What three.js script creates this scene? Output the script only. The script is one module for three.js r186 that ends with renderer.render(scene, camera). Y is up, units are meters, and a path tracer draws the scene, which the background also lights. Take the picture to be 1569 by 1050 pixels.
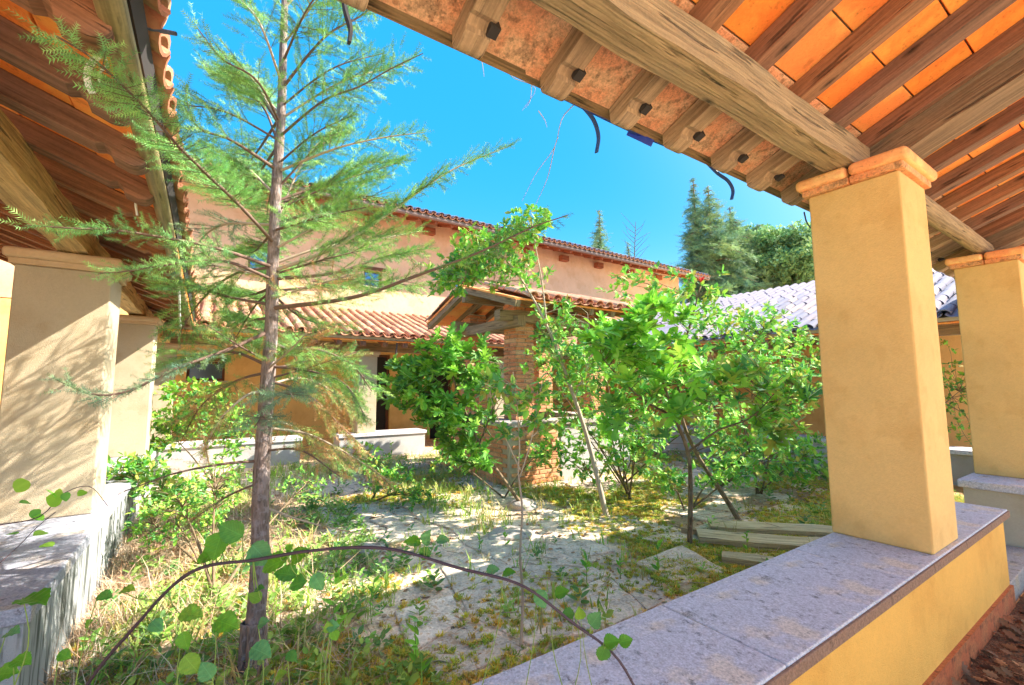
import * as THREE from 'three';
import { RoundedBoxGeometry } from 'three/addons/geometries/RoundedBoxGeometry.js';
import { mergeGeometries } from 'three/addons/utils/BufferGeometryUtils.js';

// ------------------------------------------------------------------ camera, sky, sun, exposure
const scene = new THREE.Scene();
const CAM = new THREE.Vector3(0, 1.5, 0);
const RIGHT = new THREE.Vector3(0.82983, -0.00392, 0.55801), UP = new THREE.Vector3(-0.05122, 0.99522, 0.08316), FWD = new THREE.Vector3(0.55566, 0.09759, -0.82566);
const camera = new THREE.PerspectiveCamera(74.44, 1024 / 685, 0.05, 900);
camera.position.copy(CAM); camera.up.copy(UP); camera.lookAt(CAM.clone().add(FWD));
const SUN = new THREE.Vector3(1.15, 1, 0.42).normalize();
const EXPOSURE = 8.8;
function makeSky() {
  const W = 512, H = 256, d = new Float32Array(W * H * 4), v = new THREE.Vector3();
  for (let j = 0; j < H; j++) for (let i = 0; i < W; i++) {
    const th = (j + 0.5) / H * Math.PI - Math.PI / 2, ph = (i + 0.5) / W * Math.PI * 2 - Math.PI;
    v.set(Math.cos(th) * Math.cos(ph), Math.sin(th), Math.cos(th) * Math.sin(ph));
    const e = Math.max(0, v.y), hz = Math.pow(1 - e, 3), g = Math.pow(0.5 + 0.5 * v.dot(SUN), 26), w = Math.pow(1 - e, 11);
    const c = [0.004 + 0.01 * hz + 0.42 * w + 1.1 * g, 0.062 + 0.042 * hz + 0.33 * w + 1.0 * g, 0.145 + 0.02 * hz + 0.25 * w + 0.8 * g];
    const k = (j * W + i) * 4;
    for (let q = 0; q < 3; q++) d[k + q] = v.y < 0 ? c[q] * 0.8 : c[q];
    d[k + 3] = 1;
  }
  const t = new THREE.DataTexture(d, W, H, THREE.RGBAFormat, THREE.FloatType);
  t.mapping = THREE.EquirectangularReflectionMapping; t.magFilter = THREE.LinearFilter; t.minFilter = THREE.LinearFilter; t.needsUpdate = true;
  return t;
}
scene.background = makeSky(); scene.environment = scene.background;
const sun = new THREE.DirectionalLight(new THREE.Color(1, 0.9, 0.74), 2.0);
sun.position.copy(SUN).multiplyScalar(60); sun.target.position.set(3, 0, -5); scene.add(sun, sun.target);
sun.castShadow = true; sun.shadow.mapSize.set(2048, 2048);
Object.assign(sun.shadow.camera, { left: -25, right: 25, top: 25, bottom: -25, near: 1, far: 150 });
const renderer = new THREE.WebGLRenderer({ antialias: true });
renderer.toneMapping = THREE.LinearToneMapping; renderer.toneMappingExposure = EXPOSURE;
renderer.shadowMap.enabled = true; renderer.setSize(1024, 685);

// ------------------------------------------------------------------ helpers
let seed = 7;
const rnd = () => { seed = (seed + 0x6D2B79F5) | 0; let t = Math.imul(seed ^ (seed >>> 15), 1 | seed); t = (t + Math.imul(t ^ (t >>> 7), 61 | t)) ^ t; return ((t ^ (t >>> 14)) >>> 0) / 4294967296; };
const rr = (a, b) => a + (b - a) * rnd();
const pick = a => a[Math.floor(rnd() * a.length)];
const V = (x, y, z) => new THREE.Vector3(x, y, z);
const F = 691;
const dirAt = (x, y) => FWD.clone().addScaledVector(RIGHT, (x - 784.5) / F).addScaledVector(UP, (525 - y) / F);
const at = (x, y, d) => CAM.clone().addScaledVector(dirAt(x, y), d);          // a photo position and a depth -> a place
const used = {};
function nm(n) { const k = used[n] = (used[n] || 0) + 1; return k === 1 ? n : n + '_' + String(k - 1).padStart(3, '0'); }
function tag(o, label, category, group, kind) { o.userData = {}; if (label) o.userData.label = label; if (category) o.userData.category = category; if (group) o.userData.group = group; if (kind) o.userData.kind = kind; return o; }
function shadow(m) { m.castShadow = true; m.receiveShadow = true; return m; }
function thing(name, label, category, group, pos) { const g = new THREE.Group(); g.name = nm(name); tag(g, label, category, group); if (pos) g.position.copy(pos); scene.add(g); return g; }
function part(parent, name, geo, mat) { const m = shadow(new THREE.Mesh(geo, mat)); m.name = name; parent.add(m); return m; }
function single(name, geo, mat, label, category, group, kind) { const m = shadow(new THREE.Mesh(geo, mat)); m.name = nm(name); tag(m, label, category, group, kind); scene.add(m); return m; }
function stuff(parent, name, geo, mat, mats, cols, label, category) {
  const im = shadow(new THREE.InstancedMesh(geo, mat, mats.length)); mats.forEach((m, i) => im.setMatrixAt(i, m));
  if (cols) cols.forEach((c, i) => im.setColorAt(i, c));
  im.name = parent === scene ? nm(name) : name; tag(im, label, category, null, 'stuff'); parent.add(im); return im;
}
const BX = new THREE.Matrix4();
function uvBox(g, off = [0, 0]) {       // uv in metres, the longer side of each face along u
  const n = g.index ? g.toNonIndexed() : g, p = n.attributes.position, uv = new Float32Array(p.count * 2);
  n.computeBoundingBox(); const s = n.boundingBox.getSize(V()), sz = [s.x, s.y, s.z];
  const a = V(), b = V(), c = V(), e1 = V(), e2 = V();
  for (let i = 0; i < p.count; i += 3) {
    a.fromBufferAttribute(p, i); b.fromBufferAttribute(p, i + 1); c.fromBufferAttribute(p, i + 2);
    e1.subVectors(b, a); e2.subVectors(c, a); e1.cross(e2);
    const m = [Math.abs(e1.x), Math.abs(e1.y), Math.abs(e1.z)], k = m.indexOf(Math.max(...m)), ax = [0, 1, 2].filter(q => q !== k);
    if (sz[ax[1]] > sz[ax[0]]) ax.reverse();
    [a, b, c].forEach((q, j) => { const w = [q.x, q.y, q.z]; uv[(i + j) * 2] = w[ax[0]] + off[0]; uv[(i + j) * 2 + 1] = w[ax[1]] + off[1] + k * 0.37; });
  }
  n.setAttribute('uv', new THREE.BufferAttribute(uv, 2)); return n;
}
function uvWall(g) {                     // uv in metres with v always up
  const n = g.index ? g.toNonIndexed() : g, p = n.attributes.position, nn = n.attributes.normal, uv = new Float32Array(p.count * 2);
  for (let i = 0; i < p.count; i++) {
    const ax = Math.abs(nn.getX(i)), ay = Math.abs(nn.getY(i)), az = Math.abs(nn.getZ(i));
    const x = p.getX(i), y = p.getY(i), z = p.getZ(i);
    const w = ay > ax && ay > az ? [x, z] : ax > az ? [z, y] : [x, y]; uv[i * 2] = w[0]; uv[i * 2 + 1] = w[1];
  }
  n.setAttribute('uv', new THREE.BufferAttribute(uv, 2)); return n;
}
function box(w, h, d, x = 0, y = 0, z = 0, r = 0, off) { const g = r ? new RoundedBoxGeometry(w, h, d, 2, r) : new THREE.BoxGeometry(w, h, d); const u = uvBox(g, off || [x * 0.7 + z * 0.3, y + z]); u.translate(x, y, z); return u; }
function wbox(x0, x1, y0, y1, z0, z1, r = 0) { const g = (r ? new RoundedBoxGeometry(x1 - x0, y1 - y0, z1 - z0, 2, r) : new THREE.BoxGeometry(x1 - x0, y1 - y0, z1 - z0)); g.translate((x0 + x1) / 2, (y0 + y1) / 2, (z0 + z1) / 2); return uvWall(g); }
function timber(len, w, h, wob = 0.004, off) {   // along +z from 0, hewn: uneven faces
  const g = new THREE.BoxGeometry(w, h, len, 2, 2, Math.max(2, Math.round(len / 0.15))), p = g.attributes.position, o = rnd() * 50;
  for (let i = 0; i < p.count; i++) { const z = p.getZ(i); p.setX(i, p.getX(i) + wob * (Math.sin(z * 5 + o) + Math.sin(z * 13 + o * 2 + p.getY(i) * 20) * 0.6)); p.setY(i, p.getY(i) + wob * (Math.sin(z * 4 + o * 3) + Math.sin(z * 11 + o + p.getX(i) * 25) * 0.6)); }
  const u = uvBox(g, off || [rnd() * 3, rnd() * 3]); u.translate(0, 0, len / 2); u.computeVertexNormals(); return u;
}
function aim(m, a, b, roll = 0) { m.position.copy(a); const z = b.clone().sub(a).normalize(), x = V(0, 1, 0).cross(z).normalize(), y = z.clone().cross(x); m.quaternion.setFromRotationMatrix(BX.makeBasis(x, y, z)); if (roll) m.rotateZ(roll); return m; }
function tube(pts, r0, r1, rad = 6, seg, bump = 0) {
  const c = new THREE.CatmullRomCurve3(pts, false, 'centripetal'), n = seg || Math.max(3, (pts.length - 1) * 4), L = c.getLength();
  const pos = [], nor = [], uv = [], idx = []; let N = null; const T0 = V(), T = V(), B = V();
  for (let i = 0; i <= n; i++) {
    const t = i / n, P = c.getPointAt(t); c.getTangentAt(t, T);
    if (!N) { N = V(1, 0, 0); if (Math.abs(T.x) > 0.8) N.set(0, 0, 1); }
    N.addScaledVector(T, -N.dot(T)).normalize(); B.crossVectors(T, N);
    const r = r0 + (r1 - r0) * t;
    for (let j = 0; j <= rad; j++) {
      const a = j / rad * Math.PI * 2, q = N.clone().multiplyScalar(Math.cos(a)).addScaledVector(B, Math.sin(a));
      const k = r * (1 + bump * Math.sin(j % rad * 2.4 + i * 1.3) * Math.sin(i * 0.7 + j % rad));
      pos.push(P.x + q.x * k, P.y + q.y * k, P.z + q.z * k); nor.push(q.x, q.y, q.z); uv.push(t * L, j / rad * 2 * Math.PI * r0);
    }
  }
  for (let i = 0; i < n; i++) for (let j = 0; j < rad; j++) { const a = i * (rad + 1) + j, b = a + rad + 1; idx.push(a, a + 1, b, b, a + 1, b + 1); }
  const g = new THREE.BufferGeometry(); g.setAttribute('position', new THREE.Float32BufferAttribute(pos, 3)); g.setAttribute('normal', new THREE.Float32BufferAttribute(nor, 3)); g.setAttribute('uv', new THREE.Float32BufferAttribute(uv, 2)); g.setIndex(idx);
  return g;
}
// pieces: the `limit` nearest as single meshes, the rest together
function pieces(parent, name, list, mats, limit = 300, world = new THREE.Matrix4()) {
  const p = V(); list.forEach(o => { p.setFromMatrixPosition(o.m).applyMatrix4(world); o.d = p.distanceTo(CAM) + (p.clone().sub(CAM).dot(FWD) < 0 ? 1000 : 0); });
  list.sort((a, b) => a.d - b.d);
  list.slice(0, limit).forEach(o => { const m = part(parent, name, o.g, mats[o.c % mats.length]); m.applyMatrix4(o.m); });
  const rest = list.slice(limit); const by = new Map();
  rest.forEach(o => { if (!by.has(o.c)) by.set(o.c, []); by.get(o.c).push(o); });
  if (rest.length) { const im = stuff(parent, name + '_rest', rest[0].g, mats[1 % mats.length], rest.map(o => o.m)); return im; }
}

// ------------------------------------------------------------------ textures
function lattice(n, s) { const a = new Float32Array(n * n); let k = s * 7919 + 13; for (let i = 0; i < n * n; i++) { k = (Math.imul(k, 1664525) + 1013904223) | 0; a[i] = (k >>> 0) / 4294967296; } return a; }
function layer(N, cx, cy, s) {           // tileable value noise, cx by cy cells
  const m = Math.max(cx, cy), L = lattice(m, s), o = new Float32Array(N * N);
  for (let y = 0; y < N; y++) { const fy = y / N * cy, y0 = Math.floor(fy), ty = fy - y0, sy = ty * ty * (3 - 2 * ty), ya = y0 % cy * m, yb = (y0 + 1) % cy * m;
    for (let x = 0; x < N; x++) { const fx = x / N * cx, x0 = Math.floor(fx), tx = fx - x0, sx = tx * tx * (3 - 2 * tx), xa = x0 % cx, xb = (x0 + 1) % cx;
      const a = L[ya + xa], b = L[ya + xb], c = L[yb + xa], d = L[yb + xb]; o[y * N + x] = a + (b - a) * sx + (c - a + (a - b - c + d) * sx) * sy; } }
  return o;
}
function fbm(N, cx, cy, oct, s, fall = 0.55) { const o = new Float32Array(N * N); let a = 1, t = 0; for (let k = 0; k < oct; k++) { const q = layer(N, Math.min(N, cx << k), Math.min(N, cy << k), s + k * 31); for (let i = 0; i < o.length; i++) o[i] += a * q[i]; t += a; a *= fall; } for (let i = 0; i < o.length; i++) o[i] /= t; return o; }
const ss = (a, b, x) => { const t = Math.min(1, Math.max(0, (x - a) / (b - a))); return t * t * (3 - 2 * t); };
function tex(N, fn, size, srgb = true) {  // fn(i) -> [r,g,b] linear 0..1
  const d = new Uint8Array(N * N * 4), g = v => { v = Math.min(1, Math.max(0, v)); return Math.round(255 * (srgb ? (v <= 0.0031308 ? v * 12.92 : 1.055 * Math.pow(v, 1 / 2.4) - 0.055) : v)); };
  for (let i = 0; i < N * N; i++) { const c = fn(i); d[i * 4] = g(c[0]); d[i * 4 + 1] = g(c[1]); d[i * 4 + 2] = g(c[2]); d[i * 4 + 3] = 255; }
  const t = new THREE.DataTexture(d, N, N); t.wrapS = t.wrapT = THREE.RepeatWrapping; t.magFilter = THREE.LinearFilter; t.minFilter = THREE.LinearMipmapLinearFilter; t.generateMipmaps = true;
  if (srgb) t.colorSpace = THREE.SRGBColorSpace; t.repeat.set(1 / size, 1 / size); t.needsUpdate = true; return t;
}
const gray = (a) => i => [a[i], a[i], a[i]];
const mix3 = (a, b, t) => [a[0] + (b[0] - a[0]) * t, a[1] + (b[1] - a[1]) * t, a[2] + (b[2] - a[2]) * t];
const nA = fbm(512, 4, 4, 6, 1), nB = fbm(512, 16, 16, 5, 2), nC = fbm(512, 64, 64, 3, 3), nD = fbm(512, 128, 128, 2, 4), nE = fbm(512, 3, 3, 5, 9);
const TX = {};
{ // stucco: soft blotches, grain
  TX.plaster = tex(512, i => { const v = 0.8 + 0.22 * nA[i] + 0.1 * (nD[i] - 0.5); const st = ss(0.5, 0.7, nE[i]) * 0.12 + ss(0.6, 0.74, nB[i]) * 0.06; return [v * (1 - st * 0.6), v * (1 - st), v * (1 - st * 1.5)]; }, 1.3);
  TX.plasterB = tex(512, gray(nD.map((v, i) => 0.5 * v + 0.3 * nC[i] + 0.2 * nB[i])), 0.35, false);
}
{ const w1 = fbm(512, 3, 48, 5, 21), w2 = fbm(512, 4, 150, 4, 22), w3 = fbm(512, 3, 6, 4, 23);
  const crack = i => ss(0.62, 0.7, w1[i]) * ss(0.4, 0.6, w3[i]);
  TX.wood = tex(512, i => { const kx = (i % 512) / 512 - 0.31, ky = Math.floor(i / 512) / 512 - 0.63, kr = Math.hypot(kx * 3, ky * 9), kn = ss(0.16, 0.05, kr) * 0.35 + (kr < 0.5 ? 0.12 * Math.sin(kr * 60) * (0.5 - kr) : 0); const v = 0.6 + 0.6 * (w2[i] - 0.5) + 0.75 * (w1[i] - 0.4) + 0.15 * (nD[i] - 0.5) - 0.6 * crack(i) - kn; const t = w3[i]; return [v * (0.9 + 0.25 * t), v * (0.88 + 0.12 * t), v * (0.92 - 0.1 * t)]; }, 1.1);
  TX.woodB = tex(512, gray(w1.map((v, i) => 0.6 * w2[i] + 0.5 * (1 - crack(i)) * 0.8)), 1.1, false);
}
{ TX.terra = tex(512, i => { const b = nA[i], s = nC[i]; let c = mix3([1.0, 0.62, 0.45], [1.05, 0.95, 0.7], ss(0.35, 0.65, b)); const d = 1 - 0.22 * ss(0.62, 0.78, nB[i]) - 0.22 * ss(0.72, 0.8, s); const m = ss(0.62, 0.75, nE[i]) * 0.35; c = mix3(c, [1, 0.9, 0.8], m); return c.map(v => v * d * (0.85 + 0.25 * nD[i])); }, 0.9);
  TX.rough = tex(512, i => { const v = 0.62 + 0.5 * (nC[i] - 0.4) + 0.25 * (nD[i] - 0.5) - 0.25 * ss(0.56, 0.72, nB[i]); let c = mix3([1, 0.64, 0.5], [0.95, 0.8, 0.68], ss(0.35, 0.6, nA[i])); return c.map(q => Math.max(0.08, q * v * 1.25)); }, 0.6);
  TX.roughB = tex(512, gray(nC.map((v, i) => 0.5 * nB[i] + 0.5 * v)), 0.5, false);
}
{ TX.stone = tex(512, i => { const v = 0.74 + 0.4 * (nC[i] - 0.45) + 0.45 * (nD[i] - 0.5) - 0.4 * ss(0.66, 0.76, nC[(i * 7 + 991) % (512 * 512)] * 0.3 + nB[i] * 0.75); const t = nA[i]; return mix3([v * 0.86, v * 0.88, v * 1.0], [v * 1.05, v * 0.95, v * 0.84], ss(0.5, 0.72, t)); }, 0.62);
}
{ const s1 = fbm(512, 48, 4, 5, 41), s2 = fbm(512, 14, 5, 5, 42);
  TX.streak = tex(512, i => { const d = ss(0.44, 0.62, s1[i]) * ss(0.3, 0.52, s2[i]); return mix3([1, 1, 1], [0.16, 0.18, 0.15], d * 0.9).map(v => v * (0.85 + 0.2 * nB[i])); }, 1.4); }
{ const b1 = fbm(512, 8, 30, 5, 51), b2 = fbm(512, 20, 80, 3, 52);
  TX.bark = tex(512, i => { const v = 0.35 + 0.9 * (b1[i] - 0.3) + 0.4 * (b2[i] - 0.5); const l = ss(0.52, 0.62, nB[i]) * 0.5; return mix3([v, v * 0.86, v * 0.78], [0.8, 0.8, 0.86], l); }, 0.5);
  TX.barkB = tex(512, gray(b1.map((v, i) => 0.6 * v + 0.4 * b2[i])), 0.5, false); }
{ TX.ground = tex(512, i => { const v = 0.76 + 0.7 * (nB[i] - 0.5) + 0.6 * (nC[i] - 0.5) + 0.35 * (nD[i] - 0.5); const d = ss(0.6, 0.72, nC[i]); const c = mix3([v * 1.05, v, v * 0.93], [v * 0.6, v * 0.42, v * 0.25], d * 0.7); return c; }, 1.7);
  TX.groundB = tex(512, gray(nB.map((v, i) => 0.5 * v + 0.35 * nC[i] + 0.15 * nD[i])), 1.7, false);
  TX.mulch = tex(512, i => { const v = 0.25 + 1.2 * Math.max(0, nC[i] - 0.35) + 0.5 * (nD[i] - 0.5); return mix3([v * 0.6, v * 0.35, v * 0.2], [v, v * 0.62, v * 0.36], nB[i]); }, 0.6); }

// ------------------------------------------------------------------ materials
const M = {};
function mat(c, o = {}) { return new THREE.MeshStandardMaterial({ color: new THREE.Color(...c), roughness: 0.9, metalness: 0, side: THREE.DoubleSide, ...o }); }
M.ochre = mat([0.88, 0.58, 0.22], { map: TX.plaster, bumpMap: TX.plasterB, bumpScale: 0.004 });
M.ochreDeep = mat([0.92, 0.5, 0.1], { map: TX.plaster, bumpMap: TX.plasterB, bumpScale: 0.004 });
M.cream = mat([0.5, 0.42, 0.3], { map: TX.plaster, bumpMap: TX.plasterB, bumpScale: 0.004 });
M.peach = mat([0.74, 0.5, 0.33], { map: TX.plaster });
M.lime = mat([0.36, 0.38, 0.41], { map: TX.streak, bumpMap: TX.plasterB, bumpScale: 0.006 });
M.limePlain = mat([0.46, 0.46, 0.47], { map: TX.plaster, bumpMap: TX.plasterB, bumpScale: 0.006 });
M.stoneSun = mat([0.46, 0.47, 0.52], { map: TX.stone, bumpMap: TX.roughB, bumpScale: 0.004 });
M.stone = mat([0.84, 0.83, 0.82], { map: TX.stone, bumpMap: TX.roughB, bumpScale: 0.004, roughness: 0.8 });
M.stoneEdge = mat([0.38, 0.22, 0.13], { map: TX.stone, bumpMap: TX.roughB, bumpScale: 0.008 });
M.paleStone = mat([0.55, 0.48, 0.4], { map: TX.stone });
M.skirting = mat([0.55, 0.2, 0.07], { map: TX.rough });
M.terra = [[0.95, 0.4, 0.11], [1, 0.48, 0.15], [0.9, 0.37, 0.12], [0.97, 0.5, 0.2], [0.92, 0.34, 0.08]].map(c => mat(c, { map: TX.terra, bumpMap: TX.roughB, bumpScale: 0.002 }));
M.rough = [[0.92, 0.66, 0.5], [0.96, 0.7, 0.54], [0.88, 0.62, 0.46]].map(c => mat(c, { map: TX.rough, bumpMap: TX.roughB, bumpScale: 0.01 }));
M.cornice = [[0.95, 0.6, 0.33], [0.97, 0.65, 0.37]].map(c => mat(c, { map: TX.terra, bumpMap: TX.roughB, bumpScale: 0.004 }));
M.corniceLow = mat([0.9, 0.56, 0.3], { map: TX.rough, bumpMap: TX.roughB, bumpScale: 0.008 });
M.beam = mat([0.5, 0.4, 0.26], { map: TX.wood, bumpMap: TX.woodB, bumpScale: 0.012 });
M.beamDark = mat([0.3, 0.22, 0.15], { map: TX.wood, bumpMap: TX.woodB, bumpScale: 0.01 });
M.beamPale = mat([0.75, 0.58, 0.3], { map: TX.wood, bumpMap: TX.woodB, bumpScale: 0.008 });
M.rafter = [[0.34, 0.18, 0.12], [0.4, 0.21, 0.12], [0.3, 0.18, 0.14]].map(c => mat(c, { map: TX.wood, bumpMap: TX.woodB, bumpScale: 0.006 }));
M.tails = [[0.6, 0.47, 0.36], [0.54, 0.42, 0.33], [0.64, 0.5, 0.38]].map(c => mat(c, { map: TX.wood, bumpMap: TX.woodB, bumpScale: 0.01 }));
M.rafterTail = mat([0.34, 0.24, 0.14], { map: TX.wood, bumpMap: TX.woodB, bumpScale: 0.008 });
M.oldWood = mat([0.4, 0.33, 0.22], { map: TX.wood, bumpMap: TX.woodB, bumpScale: 0.01 });
M.coppo = [[0.46, 0.28, 0.22], [0.52, 0.34, 0.28], [0.46, 0.33, 0.29], [0.4, 0.24, 0.19], [0.54, 0.41, 0.36]].map(c => mat(c, { map: TX.terra }));
M.coppoGrey = [[0.13, 0.13, 0.23], [0.17, 0.15, 0.23], [0.24, 0.19, 0.23], [0.12, 0.12, 0.2]].map(c => mat(c.map((v, i) => v * [1.45, 1.45, 1.25][i]), { map: TX.plaster }));
M.brick = [[0.72, 0.44, 0.25], [0.78, 0.51, 0.31], [0.66, 0.4, 0.23], [0.8, 0.56, 0.36]].map(c => mat(c, { map: TX.rough }));
M.mortar = mat([0.5, 0.42, 0.32], { map: TX.plaster });
M.membrane = mat([0.03, 0.07, 0.5], { roughness: 0.5 });
M.iron = mat([0.05, 0.05, 0.07], { roughness: 0.55 });
M.black = mat([0.04, 0.035, 0.04]);
M.strap = mat([0.03, 0.06, 0.2], { roughness: 0.6 });
M.gutter = mat([0.4, 0.36, 0.2], { roughness: 0.6, map: TX.wood });
M.flake = mat([0.75, 0.78, 0.78]);
M.cable = mat([0.12, 0.15, 0.24], { roughness: 0.5 });
M.glass = mat([0.12, 0.3, 0.6], { roughness: 0.06, metalness: 0.75 });
M.darkGlass = mat([0.04, 0.05, 0.06], { roughness: 0.1 });
M.frame = mat([0.2, 0.09, 0.05], { map: TX.wood });
M.dark = mat([0.03, 0.025, 0.02]);
M.soffit = mat([0.4, 0.14, 0.07], { map: TX.wood });
M.bark = mat([0.4, 0.35, 0.35], { map: TX.bark, bumpMap: TX.barkB, bumpScale: 0.01 });
M.twig = mat([0.16, 0.1, 0.08]);
M.twigPale = mat([0.42, 0.34, 0.26]);
M.stem = mat([0.3, 0.24, 0.15], { map: TX.bark });
M.bramble = mat([0.06, 0.035, 0.05], { roughness: 0.6 });
M.greenStem = mat([0.2, 0.3, 0.06]);
function leafMat(c, t = 0.4) { return new THREE.MeshPhysicalMaterial({ color: new THREE.Color(...c), roughness: 0.75, metalness: 0, side: THREE.DoubleSide, transmission: t, thickness: 0, ior: 1.3 }); }
const LEAF = [[0.22, 0.55, 0.05], [0.3, 0.66, 0.06], [0.17, 0.46, 0.08], [0.37, 0.68, 0.08]].map(c => leafMat(c));
const WHITE = new THREE.Color(1, 1, 1);
const leafWhite = leafMat([1, 1, 1], 0.4);
const needleMat = leafMat([1, 1, 1], 0.3);
const cl = (r, g, b) => new THREE.Color(r, g, b);
const vary = (c, s = 0.25) => { const k = 1 + s * (rnd() * 2 - 1), h = 1 + s * 0.4 * (rnd() * 2 - 1); return new THREE.Color(c[0] * k * h, c[1] * k, c[2] * k / h); };

// ------------------------------------------------------------------ ground
const gN = (x, z) => Math.sin(x * 1.7 + z * 0.6) * 0.35 + Math.sin(x * 0.7 - z * 2.1 + 1) * 0.35 + Math.sin(x * 4.1 + z * 3.3 + 2) * 0.18 + Math.sin(x * 7.3 - z * 6.1) * 0.12;
const n2 = (x, z, f, s) => { const i = (Math.floor((x * f + s * 3.1 + 100) * 64) & 511), j = (Math.floor((z * f + s * 1.7 + 100) * 64) & 511); return nA[j * 512 + i]; };
const inYard = (x, z) => x > -0.62 && x < 9.6 && z > -9.9 && z < -1.28;
const gY = (x, z) => inYard(x, z) ? 0.022 * gN(x, z) + 0.05 * (n2(x, z, 0.5, 1) - 0.5) : 0;
const PORCH_Y = -0.11;
function mossAt(x, z) { const k = ss(-3.4, -2.4, z + 0.9 * (n2(x, z, 0.35, 2) - 0.5)); return Math.min(1, k * ss(0.27, 0.42, n2(x, z, 0.6, 3)) * ss(0.3, 0.45, n2(x, z, 2.3, 6) + 0.09) + ss(0.5, 0.6, n2(x, z, 0.45, 4)) * ss(0.4, 0.52, n2(x, z, 1.9, 7)) * 0.8); }
{
  const line = (a, b, s) => { const o = []; for (let q = a; q < b - 1e-6; q += s) o.push(q); return o; };
  const xs = [-300, -120, -50, -20, -8, -3, -1.2, ...line(-0.7, 6, 0.05), ...line(6, 10, 0.12), 11, 14, 20, 35, 60, 120, 300];
  const zs = [-300, -120, -60, -35, -20, -14, -11, ...line(-10, -5, 0.1), ...line(-5, -1.25, 0.045), -1.2, -1.1, 0, 3, 6, 12, 30, 80, 300];
  const pos = [], col = [], uv = [], idx = [];
  for (const z of zs) for (const x of xs) {
    const under = z > -1.22 ? PORCH_Y - 0.02 : gY(x, z);
    pos.push(x, under, z); uv.push(x, z);
    let c = [0.85, 0.71, 0.63];
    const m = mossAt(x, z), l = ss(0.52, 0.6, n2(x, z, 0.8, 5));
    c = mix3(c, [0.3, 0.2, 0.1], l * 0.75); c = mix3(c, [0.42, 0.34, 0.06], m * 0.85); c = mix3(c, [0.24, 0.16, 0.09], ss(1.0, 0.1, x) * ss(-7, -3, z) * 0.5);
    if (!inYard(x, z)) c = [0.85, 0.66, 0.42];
    col.push(...c);
  }
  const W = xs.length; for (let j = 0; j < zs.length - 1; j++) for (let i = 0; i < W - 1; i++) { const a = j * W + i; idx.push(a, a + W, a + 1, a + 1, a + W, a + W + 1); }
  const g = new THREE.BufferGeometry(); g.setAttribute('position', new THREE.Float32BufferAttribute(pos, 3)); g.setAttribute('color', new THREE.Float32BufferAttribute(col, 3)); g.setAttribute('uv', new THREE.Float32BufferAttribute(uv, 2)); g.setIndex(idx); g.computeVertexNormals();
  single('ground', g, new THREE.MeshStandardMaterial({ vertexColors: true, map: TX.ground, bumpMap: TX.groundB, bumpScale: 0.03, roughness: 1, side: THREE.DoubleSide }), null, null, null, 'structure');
  const f = new THREE.PlaneGeometry(14, 1.3, 140, 24); f.rotateX(-Math.PI / 2); const p = f.attributes.position, u = f.attributes.uv;
  for (let i = 0; i < p.count; i++) { p.setXYZ(i, p.getX(i) + 5, PORCH_Y + 0.03 * (n2(p.getX(i), p.getZ(i), 1, 8) - 0.5), p.getZ(i) - 0.18); u.setXY(i, p.getX(i), p.getZ(i)); }
  f.computeVertexNormals();
  single('porch_floor', f, mat([0.34, 0.22, 0.13], { map: TX.mulch, bumpMap: TX.roughB, bumpScale: 0.02 }), null, null, null, 'structure');
}

// ------------------------------------------------------------------ roofs of the porches
const coppoGeo = (() => { // a curved roof tile along +z: wide end at z=0
  const L = 0.46, n = 7, pos = [], idx = []; const ring = (z, r, s) => { const b = pos.length / 3; for (let i = 0; i <= n; i++) { const a = Math.PI * i / n; pos.push(Math.cos(a) * r, Math.sin(a) * r * s, z); } return b; };
  const a = ring(0, 0.092, 0.85), b = ring(L, 0.074, 0.85), c = ring(0, 0.077, 0.8), d = ring(L, 0.06, 0.8);
  for (let i = 0; i < n; i++) { idx.push(a + i, a + i + 1, b + i, b + i, a + i + 1, b + i + 1); idx.push(c + i, d + i, c + i + 1, d + i, d + i + 1, c + i + 1); idx.push(a + i, c + i, a + i + 1, a + i + 1, c + i, c + i + 1); idx.push(b + i, b + i + 1, d + i, d + i, b + i + 1, d + i + 1); }
  const g = new THREE.BufferGeometry(); g.setAttribute('position', new THREE.Float32BufferAttribute(pos, 3)); g.setIndex(idx); const h = g.toNonIndexed(); h.computeVertexNormals(); return uvBox(h);
})();
const coppoVars = [0, 0.21, 0.43, 0.67].map(o => { const g = coppoGeo.clone(); const u = g.attributes.uv; for (let i = 0; i < u.count; i++) u.setXY(i, u.getX(i) + o, u.getY(i) + o * 1.7); return g; });
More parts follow.
